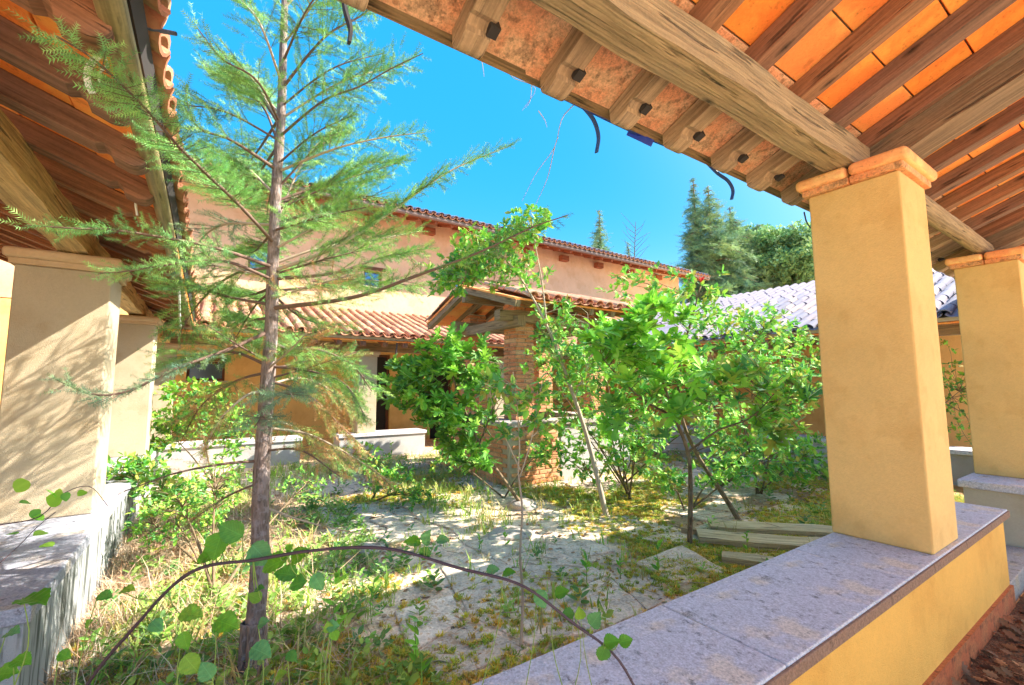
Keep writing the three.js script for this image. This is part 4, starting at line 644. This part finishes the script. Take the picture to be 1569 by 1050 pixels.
{
  const DG = [[0.2, 0.34, 0.17], [0.28, 0.42, 0.18], [0.14, 0.26, 0.16]];
  farConifer('dark narrow spruce above the ridge of the house', at(918, 322, 40), 2, 4.6, DG, { pow: 1.1, size: 0.9, n: 6 });
  farConifer('small spruce tip beside the bare tree on the skyline', at(962, 372, 44), 2, 3, DG, { pow: 1.0, size: 0.8 });
  farConifer('tall cypress column on the skyline right of the house', at(1062, 275, 36), 1, 1.5, [[0.12, 0.24, 0.14], [0.16, 0.28, 0.14]], { pow: 0.5, size: 0.9, n: 8 });
  farConifer('large ragged cedar on the skyline behind the far right roof', at(1085, 285, 34), 1, 4.8, DG, { pow: 0.75, n: 6, size: 1.05, rise: -0.2 });
  farConifer('second cedar with drooping boughs leaning right of the large one', at(1118, 318, 35), 1, 5, DG, { pow: 0.7, n: 6, size: 1.05, rise: -0.2 });
  farConifer('feathery evergreen right of the second cedar, its top lower', at(1160, 345, 37), 1, 5, DG, { pow: 0.6, n: 7, size: 1.1, rise: -0.12 });
  farConifer('feathery evergreen half hidden behind the large pillar', at(1215, 345, 36), 1, 5, DG, { pow: 0.6, n: 7, size: 1.1, rise: -0.12 });
  farBroad('broad green pine crown right of the cedars', at(1180, 400, 36), [3.2, 2.3, 3], 420, [[0.2, 0.38, 0.14], [0.3, 0.46, 0.18]]);
  farBroad('broad pine crown partly behind the large pillar', at(1235, 395, 34), [2.6, 2.4, 3], 380, [[0.2, 0.36, 0.14], [0.28, 0.44, 0.17]]);
  farBroad('low green crown between the cedars and the far right roof', at(1120, 425, 38), [3, 1.6, 3], 300, [[0.18, 0.34, 0.15], [0.26, 0.42, 0.18]]);
  farBroad('rounded green crown between the tall cedar and the broad pine', at(1150, 390, 40), [3.2, 2.2, 3], 340, [[0.18, 0.34, 0.14], [0.26, 0.42, 0.17]]);
  const bt = thing('bare_tree', 'thin leafless tree on the skyline between spruce and cedar', 'tree', null, V(at(975, 340, 42).x, 0, at(975, 340, 42).z)); const inv = bt.position.clone().negate();
  part(bt, 'trunk', tube([V(0, 0, 0), ...P([[972, 420], [974, 340]], 42).map(p => p.add(inv))], 0.16, 0.02, 5, 10), M.stem);
  for (let i = 0; i < 18; i++) { const y = 350 + i * 4, s = i % 2 ? 1 : -1; part(bt, 'branch', tube(P([[973.5, y], [973.5 + s * rr(6, 12), y - 8], [973.5 + s * rr(12, 24), y - rr(12, 28)]], 42).map(p => p.add(inv)), 0.03, 0.008, 3, 4), M.stem); }
}

// ------------------------------------------------------------------ bramble arching across the foreground
{
  const pp = [[120, 1075, 1.15], [200, 960, 1.12], [300, 880, 1.1], [390, 855, 1.08], [480, 843, 1.06], [600, 845, 1.02], [700, 866, 1.0], [800, 902, 0.98], [880, 950, 0.96], [940, 1008, 0.95], [985, 1075, 0.94]];
  const pts = pp.map(q => at(...q)); const root = V(pts[0].x - 0.12, -0.03, pts[0].z - 0.25); pts.forEach((p, i) => p.add(V(0.006 * Math.sin(i * 2.3), 0.008 * Math.sin(i * 3.7 + 1), 0.006 * Math.cos(i * 1.9)))); pts.unshift(root, root.clone().lerp(pts[0], 0.6).add(V(-0.03, 0, 0)));
  const t = thing('bramble', 'dark arching bramble cane with green leaves across the foreground', 'bramble', null, root); const inv = root.clone().negate();
  part(t, 'cane', tube(pts.map(p => p.clone().add(inv)), 0.0052, 0.0028, 8, 110, 0.16), M.bramble);
  const th = new THREE.ConeGeometry(0.0016, 0.009, 4); th.translate(0, 0.0045, 0); const cc = new THREE.CatmullRomCurve3(pts.map(p => p.clone().add(inv)));
  const tm = []; for (let i = 0; i < 70; i++) { const p = cc.getPoint(0.15 + i / 70 * 0.83); tm.push(new THREE.Matrix4().compose(p, new THREE.Quaternion().setFromUnitVectors(V(0, 1, 0), randDir()), V(1, 1, 1))); } stuff(t, 'thorns', th, M.bramble, tm);
  // leaves: x, y, size px, direction in the picture (degrees, 0 = right, 90 = up), foreshortening 0..1
  const LV = [[345, 838, 66, 205, 0.35, 1.12], [372, 822, 58, 150, 0.8, 1.1], [385, 835, 62, -40, 0.75, 1.1], [340, 815, 60, -100, 0.85, 1.1], [440, 855, 60, 205, 0.5], [445, 860, 48, 30, 0.5], [455, 882, 50, 170, 0.5], [470, 890, 44, -160, 0.5], [480, 880, 40, -50, 0.7],
    [650, 836, 36, 70, 0.5, 1.02], [655, 838, 32, -110, 0.7, 1.02], [645, 832, 38, 170, 0.4, 1.02], [668, 828, 30, 0, 0.4], [745, 876, 30, 10, 0.5], [770, 880, 30, 15, 0.4], [822, 905, 40, -60, 0.6], [850, 912, 34, 20, 0.4], [905, 960, 40, 60, 0.6, 0.96], [925, 985, 36, 20, 0.6, 0.95], [928, 990, 38, -110, 0.9, 0.95], [948, 985, 32, 15, 0.7, 0.95], [890, 950, 30, 100, 0.5], [880, 940, 30, -170, 0.5],
    [35, 916, 100, 0, 0.12, 1.0], [150, 912, 44, -10, 0.35], [185, 905, 46, 5, 0.25], [232, 952, 48, -30, 0.5], [280, 968, 56, -65, 0.75, 0.98], [282, 1005, 70, -50, 0.6, 0.95], [275, 940, 70, -8, 0.3], [330, 950, 80, -12, 0.35, 1.0], [395, 958, 40, 25, 0.5], [385, 992, 70, -20, 0.4, 0.98], [440, 1000, 40, -30, 0.4], [500, 960, 40, 0, 0.7], [510, 965, 36, -70, 0.6], [505, 970, 36, 100, 0.5], [400, 920, 44, 150, 0.4], [390, 905, 36, 20, 0.4], [10, 970, 50, 10, 0.4], [20, 1010, 60, -10, 0.4], [-10, 1035, 70, 5, 0.5], [90, 1000, 40, -30, 0.6], [130, 960, 30, 40, 0.6], [440, 850, 30, 60, 0.5], [325, 1040, 60, 130, 0.5, 0.95], [420, 1045, 50, 40, 0.4]];
  const GM = [[0.14, 0.42, 0.03], [0.2, 0.5, 0.04], [0.12, 0.36, 0.06], [0.28, 0.52, 0.06], [0.16, 0.44, 0.16]].map(c => { const m = leafMat(c, 0.35); m.map = veinTex; m.roughness = 0.5; return m; }); const stems = [];
  for (const [x, y, s, a, f, d = 1.08] of LV) {
    const p = at(x, y, d), r = a * Math.PI / 180, dir = RIGHT.clone().multiplyScalar(Math.cos(r)).addScaledVector(UP, Math.sin(r)).addScaledVector(FWD, rr(-0.3, 0.1)).normalize();
    const nrm = FWD.clone().negate().multiplyScalar(f).addScaledVector(V(0, 1, 0).addScaledVector(randDir(), 0.15), 1 - f * 0.75); const X = V().crossVectors(dir, nrm).normalize(), Z = V().crossVectors(X, dir), k = s * (y > 900 && x < 560 ? 0.5 : 0.7) / F * d;
    const m = part(t, 'leaf', LG.bramble, pick(GM)); m.applyMatrix4(new THREE.Matrix4().makeBasis(X.clone().multiplyScalar(k * 0.95), dir.clone().multiplyScalar(k), Z.multiplyScalar(k)).setPosition(p.add(inv)));
    let best = null, bd = 1e9; for (let i = 0; i <= 80; i++) { const q = cc.getPoint(i / 80), e = q.distanceTo(p); if (e < bd) { bd = e; best = q; } } if (bd >= 0.1) stems.push(tube([p.clone().add(V(rr(-.06, .06), -0.28, rr(-.05, .05))), p.clone().add(V(rr(-.02, .02), -0.1, 0)), p], 0.0016, 0.001, 4, 8)); else if (bd > 0.004) stems.push(tube([best, best.clone().lerp(p, 0.5).add(V(0, -0.01, 0)), p], 0.0016, 0.001, 4, 6));
  }
  part(t, 'leaf_stalks', mergeGeometries(stems), M.greenStem).userData.kind = 'stuff';
}
// vine trailing on the left parapet
{
  const pts = [[-20, 810, 2.5], [60, 792, 2.6], [100, 755, 2.7], [135, 745, 2.8], [165, 775, 2.9]].map(q => at(...q)), root = V(-1.0, 0.576, -2.95), t = thing('vine', 'thin trailing vine with small leaves over the left parapet coping', 'vine', null, root), inv = root.clone().negate();
  part(t, 'stem', tube([V(0, 0, 0), ...pts.map(p => p.add(inv))], 0.005, 0.002, 5, 40), M.bramble);
  part(t, 'stem', tube([V(0.1, 0, 0.1), ...[[20, 845, 2.4], [60, 805, 2.5], [85, 785, 2.6]].map(q => at(...q).add(inv))], 0.004, 0.002, 5, 24), M.bramble);
  for (const [x, y, s] of [[40, 735, 26], [45, 770, 16], [55, 780, 16], [70, 750, 20], [95, 768, 26], [88, 750, 14], [130, 752, 14], [70, 815, 20], [80, 838, 20], [25, 815, 16], [55, 790, 14], [100, 755, 14]]) { const d = 2.65; part(t, 'leaf', LG.round, pick(LEAF)).applyMatrix4(leafM(at(x, y, d).add(inv), RIGHT.clone().multiplyScalar(rr(-1, 1)).addScaledVector(UP, rr(-1, 0.5)), s / F * d, 0.2)); }
}

// ------------------------------------------------------------------ the floor of the courtyard
{
  const flat = (x, z, sc, tilt = 0.3) => new THREE.Matrix4().compose(V(x, gY(x, z) + 0.006, z), new THREE.Quaternion().setFromEuler(new THREE.Euler(rr(-tilt, tilt), rnd() * 6.28, rr(-tilt, tilt))), V(sc, sc, sc));
  const blades = (n, h, w, lean) => { const g = []; for (let i = 0; i < n; i++) { const a = rnd() * 6.28, l = rr(0.2, lean), x = rr(-.3, .3), z = rr(-.3, .3), hh = h * rr(0.6, 1.1), q = new THREE.BufferGeometry(), cx = Math.cos(a), cz = Math.sin(a), f = (t, k) => [x + cx * l * hh * t * t - cz * w * k, hh * t * (1 - 0.25 * l * t), z + cz * l * hh * t * t + cx * w * k];
    const A = f(0, -1), B = f(0, 1), C = f(0.6, -0.8), D = f(0.6, 0.8), T = f(1, 0); q.setAttribute('position', new THREE.Float32BufferAttribute([...A, ...B, ...C, ...C, ...B, ...D, ...C, ...D, ...T], 3)); q.setAttribute('uv', new THREE.Float32BufferAttribute(new Array(18).fill(0), 2)); q.computeVertexNormals(); g.push(q); } return mergeGeometries(g); };
  const mossTuft = blades(24, 0.55, 0.06, 1.6), grassTuft = blades(9, 1, 0.028, 0.9), stalk = blades(12, 1, 0.012, 2.2);
  let m = [], c = [];
  for (let i = 0; i < 90000 && m.length < 30000; i++) { const z = -1.34 - Math.pow(rnd(), 1.5) * 6, x = rr(-0.55, 8.5); if (rnd() > mossAt(x, z)) continue; m.push(flat(x, z, rr(0.03, 0.065), 0.2)); c.push(vary(pick([[0.66, 0.56, 0.06], [0.46, 0.55, 0.08], [0.74, 0.52, 0.1], [0.42, 0.54, 0.07]]), 0.3)); }
  stuff(scene, 'moss', mossTuft, leafWhite, m, c, 'mustard green moss cushions covering the shaded ground along the parapet', 'moss');
  m = []; c = [];
  for (let i = 0; i < 2600; i++) { const near = rnd() < 0.45; const x = near ? rr(-0.5, 3) : rr(-0.5, 9), z = -1.4 - Math.pow(rnd(), 0.8) * 8; const k = n2(x, z, 0.5, 11); if (k < 0.5 && rnd() < 0.85) continue; m.push(flat(x, z, rr(0.06, 0.2), 0.15)); c.push(vary(pick([[0.3, 0.5, 0.07], [0.4, 0.56, 0.13], [0.55, 0.5, 0.2]]), 0.3)); }
  stuff(scene, 'grass', grassTuft, leafWhite, m, c, 'sparse green grass tufts scattered over the courtyard ground', 'grass');
  m = []; c = [];
  for (let i = 0; i < 800; i++) { const x = -0.55 + Math.pow(rnd(), 1.7) * 1.5, z = rr(-7.5, -2.2); m.push(flat(x, z, rr(0.08, 0.22), 0.5)); c.push(vary(pick([[0.5, 0.36, 0.26], [0.42, 0.26, 0.16], [0.55, 0.46, 0.32]]), 0.3)); }
  stuff(scene, 'dry_grass', stalk, mat([1, 1, 1]), m, c, 'dry brown grass and stalks heaped along the left parapet', 'dry grass');
  m = []; c = [];
  const rosette = (() => { const g = []; for (let i = 0; i < 9; i++) { const q = LG.simple.clone(), a = i * 2.4, h = i * 0.12; q.applyMatrix4(leafM(V(Math.cos(a) * 0.1, h, Math.sin(a) * 0.1), V(Math.cos(a), 0.5, Math.sin(a)), 0.75 - i * 0.04, 0.9)); g.push(q); } return mergeGeometries(g); })();
  for (let i = 0; i < 1500; i++) { const left = rnd() < 0.5, x = left ? rr(-0.5, 1.5) : rr(1, 9), z = left ? rr(-7, -2.2) : rr(-9.5, -1.5); if (n2(x, z, 0.7, 13) < 0.47 && rnd() < 0.85) continue; m.push(flat(x, z, rr(0.04, 0.13), 0.2)); c.push(vary(pick([[0.22, 0.42, 0.07], [0.32, 0.5, 0.1], [0.16, 0.34, 0.1]]), 0.3)); }
  stuff(scene, 'ground_cover', rosette, leafWhite, m, c, 'low green leafy weeds scattered over the courtyard soil', 'weeds');
  m = []; c = [];
  for (let i = 0; i < 7000; i++) { const x = rr(-0.55, 9), z = -1.35 - Math.pow(rnd(), 1.2) * 8.4; if (n2(x, z, 0.8, 5) < 0.5 && rnd() < 0.7) continue; m.push(flat(x, z, rr(0.03, 0.075), 0.5).multiply(new THREE.Matrix4().makeRotationX(-1.5))); c.push(vary(pick([[0.4, 0.22, 0.1], [0.3, 0.15, 0.07], [0.5, 0.36, 0.2], [0.22, 0.13, 0.08]]), 0.3)); }
  stuff(scene, 'fallen_leaves', LG.simple, mat([1, 1, 1]), m, c, 'brown fallen leaves scattered over the pale courtyard soil', 'leaf litter');
  m = [];
  const tw = tube([V(0, 0, 0), V(0.35, 0.05, 0.06), V(0.7, 0.03, -0.05), V(1, 0.06, 0.08)], 0.009, 0.004, 4, 6);
  for (let i = 0; i < 900; i++) { const x = rr(-0.5, 7), z = -1.5 - rnd() * 7.5; m.push(flat(x, z, rr(0.1, 0.5), 0.2)); }
  stuff(scene, 'dead_twigs', tw, M.twigPale, m, null, 'pale dead twigs lying on the courtyard soil', 'twigs');
  m = []; c = []; const peb = new THREE.DodecahedronGeometry(1, 0);
  for (let i = 0; i < 2200; i++) { const x = rr(-0.5, 9), z = -1.4 - rnd() * 8; const s = rr(0.005, 0.02), q = flat(x, z, s); q.scale(V(1.4, 0.6, 1)); m.push(q); c.push(vary(pick([[0.6, 0.56, 0.5], [0.45, 0.4, 0.36], [0.36, 0.24, 0.16]]), 0.2)); }
  stuff(scene, 'pebbles', peb, mat([1, 1, 1]), m, c, 'small pale pebbles and crumbs on the courtyard soil', 'pebbles');
  { // broken paving: flat irregular slabs with mossy gaps
    const pv = new THREE.Group(); pv.name = nm('paving'); tag(pv, null, null, null, 'structure'); scene.add(pv);
    const pm = [[0.78, 0.69, 0.63], [0.82, 0.74, 0.68], [0.7, 0.63, 0.57]].map(q => mat(q, { map: TX.ground, bumpMap: TX.roughB, bumpScale: 0.008 })), J = (i, k) => { const a = Math.sin(i * 127.1 + k * 311.7) * 43758.5, q = Math.sin(i * 269.5 + k * 183.3) * 43758.5; return [i * 0.52 + 0.26 * (a - Math.floor(a) - 0.5), k * 0.44 + 0.24 * (q - Math.floor(q) - 0.5)]; };
    for (let i = 1; i < 13; i++) for (let k = 5; k < 14; k++) {
      if (rnd() < 0.28 + (i < 2 ? 0.3 : 0) || n2(i * 0.52, -k * 0.44, 0.6, 17) < 0.42) continue;
      const c4 = [J(i, k), J(i + 1, k), J(i + 1, k + 1), J(i, k + 1)], cx = c4.reduce((t, q) => t + q[0], 0) / 4, cz = c4.reduce((t, q) => t + q[1], 0) / 4, sh = new THREE.Shape();
      const ring = []; c4.forEach((q, n) => { const e = c4[(n + 1) % 4]; ring.push(q); for (const t of [0.33, 0.66]) ring.push([q[0] + (e[0] - q[0]) * t + rr(-.015, .015), q[1] + (e[1] - q[1]) * t + rr(-.015, .015)]); });
      ring.forEach((q, n) => { const x = (q[0] - cx) * 0.9, y = (q[1] - cz) * 0.9; n ? sh.lineTo(x, y) : sh.moveTo(x, y); }); sh.closePath();
      const g = new THREE.ExtrudeGeometry(sh, { depth: 0.03, bevelEnabled: true, bevelSize: 0.012, bevelThickness: 0.008, bevelSegments: 2 }); g.rotateX(-Math.PI / 2);
      const m = part(pv, 'paving_stone', uvBox(g, [rnd() * 2, rnd() * 2]), pick(pm)); m.position.set(cx, gY(cx, -cz) - 0.022 + rr(-0.008, 0.004), -cz); m.rotation.set(rr(-.02, .02), 0, rr(-.02, .02));
    }
  }
  // stones that one can pick out
  const stone = (x, z, w, h, d, label) => { const g = new THREE.IcosahedronGeometry(1, 3), p = g.attributes.position, o = rnd() * 9; for (let i = 0; i < p.count; i++) { const k = 1 + 0.13 * Math.sin(p.getX(i) * 3 + o) + 0.1 * Math.sin(p.getY(i) * 5 + p.getZ(i) * 4 + o); p.setXYZ(i, p.getX(i) * w * k, p.getY(i) * h * k, p.getZ(i) * d * k); } g.computeVertexNormals(); const s = single('stone', uvBox(g), M.paleStone, label, 'stone', null); s.geometry.computeVertexNormals(); s.position.set(x, gY(x, z) + h * 0.4, z); s.rotation.y = rnd() * 6; };
  stone(0.65, -3.1, 0.05, 0.035, 0.04, 'small pale stone in the moss right of the conifer foot'); stone(3.3, -4.7, 0.22, 0.07, 0.15, 'flat grey stone half sunk in the soil mid courtyard'); stone(2.6, -3.9, 0.28, 0.05, 0.2, 'broad flat stone in the sunlit soil'); stone(1.35, -4.4, 0.2, 0.04, 0.14, 'flat pale stone beyond the bramble arch');
  // old planks
  const pl = [[4.05, -2.78, 4.75, -1.95, 0.28, 'mossy grey plank lying nearest the fig trunk'], [4.5, -2.95, 5.3, -2.0, 0.26, 'weathered plank lying right of the mossy one by the parapet'], [3.75, -2.35, 4.2, -1.6, 0.16, 'short mossy plank close under the parapet coping'], [4.1, -3.0, 4.35, -2.45, 0.06, 'narrow brown board propped beside the planks']];
  for (const [x0, z0, x1, z1, w, l] of pl) { const L = Math.hypot(x1 - x0, z1 - z0), s = single('old_plank', timber(L, w, 0.05, 0.006), w > 0.1 ? mat([0.62, 0.6, 0.42], { map: TX.wood, bumpMap: TX.woodB, bumpScale: 0.012 }) : M.beam, l, 'plank'); aim(s, V(x0, gY(x0, z0) + 0.05, z0), V(x1, gY(x1, z1) + 0.04, z1)); }
  // weeds with upright stems
  const W = [[900, 905, 'leafy weed at the courtyard edge above the near coping, left one'], [950, 890, 'tall leafy weed at the courtyard edge above the near coping'], [1240, 690, 'tall dry stalk weed just left of the large pillar'], [1215, 700, 'stalk weed among yellow leaves left of the large pillar'], [735, 850, 'thin dry yellow weed in the sunlit soil'], [775, 840, 'pale dry weed stalk left of the thin sapling'], [570, 960, 'small green weed right of the conifer foot'], [1145, 850, 'bright grass clump by the planks'], [510, 985, 'low green weed at the bottom left of the moss'], [640, 1040, 'broad leafed weed at the bottom edge before the coping'], [600, 700, 'tall weed before the back parapet'], [665, 690, 'tall pale weed right of the back parapet'], [330, 860, 'green weed left of the conifer trunk'], [1010, 880, 'thin flowering weed behind the near coping']];
  for (const [px, py, l] of W) {
    const dd = dirAt(px, py), tt = -1.5 / dd.y, hgt = px > 1200 ? 0.75 : rr(0.18, 0.42); const p = px > 1200 ? at(px, py + 60, 6.2) : CAM.clone().addScaledVector(dd, tt).setY(0); if (px <= 1200) p.z = Math.min(p.z, -1.5); const b = G0(p.x, p.z), t = thing('weed', l, 'weed', null, b);
    part(t, 'stem', tube([V(0, 0, 0), V(rr(-.02, .02), hgt * 0.5, 0), V(rr(-.04, .04), hgt, rr(-.03, .03))], 0.003, 0.0015, 5, 8), M.greenStem);
    for (let i = 0; i < 12; i++) { const y = hgt * rr(0.1, 1); part(t, 'leaf', LG.simple, pick(LEAF)).applyMatrix4(leafM(V(0, y, 0), V(rr(-1, 1), 0.5, rr(-1, 1)), hgt * rr(0.15, 0.3), 0.8, 0.7)); }
  }
  // litter on the porch floor
  m = []; c = []; for (let i = 0; i < 2600; i++) { const x = rr(1, 9), z = rr(-0.8, 1); m.push(new THREE.Matrix4().compose(V(x, PORCH_Y + 0.02, z), new THREE.Quaternion().setFromEuler(new THREE.Euler(rr(-2, -1), rnd() * 6, rr(-.5, .5))), V(1, 1, 1).multiplyScalar(rr(0.04, 0.09)))); c.push(vary(pick([[0.3, 0.16, 0.08], [0.2, 0.11, 0.06], [0.4, 0.24, 0.12]]), 0.3)); }
  stuff(scene, 'leaf_mulch', LG.oak, mat([1, 1, 1]), m, c, 'dark brown leaf mulch on the porch floor at bottom right', 'leaf litter');
}

// ------------------------------------------------------------------ things hanging from the eaves
{
  const ribbon = (name, label, cat, px, d, w, m, thick = 0.004) => { const pts = px.map(([x, y, e]) => at(x, y, e || d)), c = new THREE.CatmullRomCurve3(pts), n = 24, s = new THREE.Shape(); s.moveTo(-w / 2, -thick / 2); s.lineTo(w / 2, -thick / 2); s.lineTo(w / 2, thick / 2); s.lineTo(-w / 2, thick / 2); s.closePath(); return single(name, new THREE.ExtrudeGeometry(s, { steps: n, extrudePath: c }), m, label, cat); };
  const wire = (name, label, cat, px, d, r, m) => single(name, tube(px.map(([x, y, e]) => at(x, y, e || d)), r, r * 0.8, 6, 30), m, label, cat);
  ribbon('hanging_strap', 'black strap hanging from the near eave at the top of the picture', 'strap', [[524, -14], [530, 20], [537, 45], [535, 66]], 1.9, 0.03, M.black, 0.012);
  ribbon('hanging_strap', 'blue strap bent like a hook below the eave, left one', 'strap', [[874, 146], [893, 163], [910, 185], [917, 210], [914, 234]], 2.5, 0.024, M.strap, 0.008);
  ribbon('hanging_strap', 'dark blue strap hanging from the eave near the cedar', 'strap', [[1084, 250], [1100, 266], [1116, 278], [1123, 292], [1121, 306]], 3.2, 0.022, M.strap, 0.008);
  wire('hanging_strap', 'thin dark wire hanging from the eave beside the pillar', 'strap', [[1232, 325], [1236, 340], [1242, 350]], 3.7, 0.006, M.iron);
  ribbon('membrane_flap', 'loose blue flap of roof membrane sticking out of the eave', 'membrane', [[962, 202], [975, 208], [1000, 220]], 2.68, 0.045, M.membrane);
  const v = thing('dry_vine', 'dry thin vine strands dangling from the near eave into the sky', 'vine', null, at(880, 160, 2.45)), inv = v.position.clone().negate();
  for (const px of [[[880, 160], [862, 180], [850, 225], [822, 265], [800, 308]], [[850, 225], [838, 275], [820, 315]], [[855, 210], [848, 230]], [[770, 95], [785, 118], [820, 135], [800, 170]], [[815, 125], [812, 155], [806, 165]], [[825, 170], [835, 185], [838, 195]], [[738, 92], [742, 118]]]) part(v, 'strand', tube(px.map(([x, y]) => at(x, y, 2.45).add(inv)), 0.003, 0.0012, 4, 16), M.twigPale);
  wire('gutter_hook', 'grey bent metal bar sticking out of the left gutter against the sky', 'bracket', [[194, 20, 1.55], [198, 28, 1.55], [225, 42, 1.55], [270, 52, 1.56]], 1.55, 0.009, M.cable);
  wire('cable', 'grey cable running down the edge of the left roof tiles', 'cable', [[192, -20, 1.5], [193, 25, 1.55], [203, 70, 1.6], [212, 105, 1.66], [218, 170, 1.8]], 1.55, 0.008, M.cable);
  ribbon('peeling_strip', 'white peeling strip hanging in a curl below the left gutter', 'strip', [[186, 28, 1.5], [178, 65, 1.5], [155, 82, 1.5], [135, 105, 1.5], [135, 130, 1.5], [142, 143, 1.5]], 1.5, 0.018, M.flake);
  ribbon('peeling_strip', 'short white peeling flap beside the curled strip', 'strip', [[160, 85, 1.52], [165, 100, 1.52], [152, 112, 1.52], [152, 126, 1.52]], 1.5, 0.022, M.flake);
  ribbon('peeling_strip', 'white flap hanging at the top edge of the left roof', 'strip', [[118, -10, 1.4], [122, 10, 1.4], [124, 24, 1.4]], 1.4, 0.035, M.flake);
  ribbon('peeling_strip', 'long white strip hanging along the far end of the left gutter', 'strip', [[222, 262, 2.8], [228, 300, 2.9], [240, 340, 3.0], [244, 352, 3]], 2.9, 0.055, M.flake);
  wire('cable', 'thin pale cable dangling from the left gutter before the house', 'cable', [[215, 290, 2.6], [208, 310, 2.6], [210, 330, 2.6]], 2.6, 0.007, M.flake);
  wire('cable', 'white cable looping down the corner of the left roof', 'cable', [[240, 290, 3.2], [255, 330, 3.5], [258, 370, 3.8], [272, 420, 4.4], [276, 500, 5]], 3.4, 0.012, M.flake);
  for (const [x, dt] of [[522, 0], [608, 0.1]]) wire('gutter_rod', x < 550 ? 'left dark rod hanging below the back porch eave' : 'right dark rod hanging below the back porch eave', 'rod', [[x, 515, 9.9], [x, 530, 9.9], [x - 2, 545, 9.9]], 9.9, 0.018, M.iron);
}

renderer.render(scene, camera);
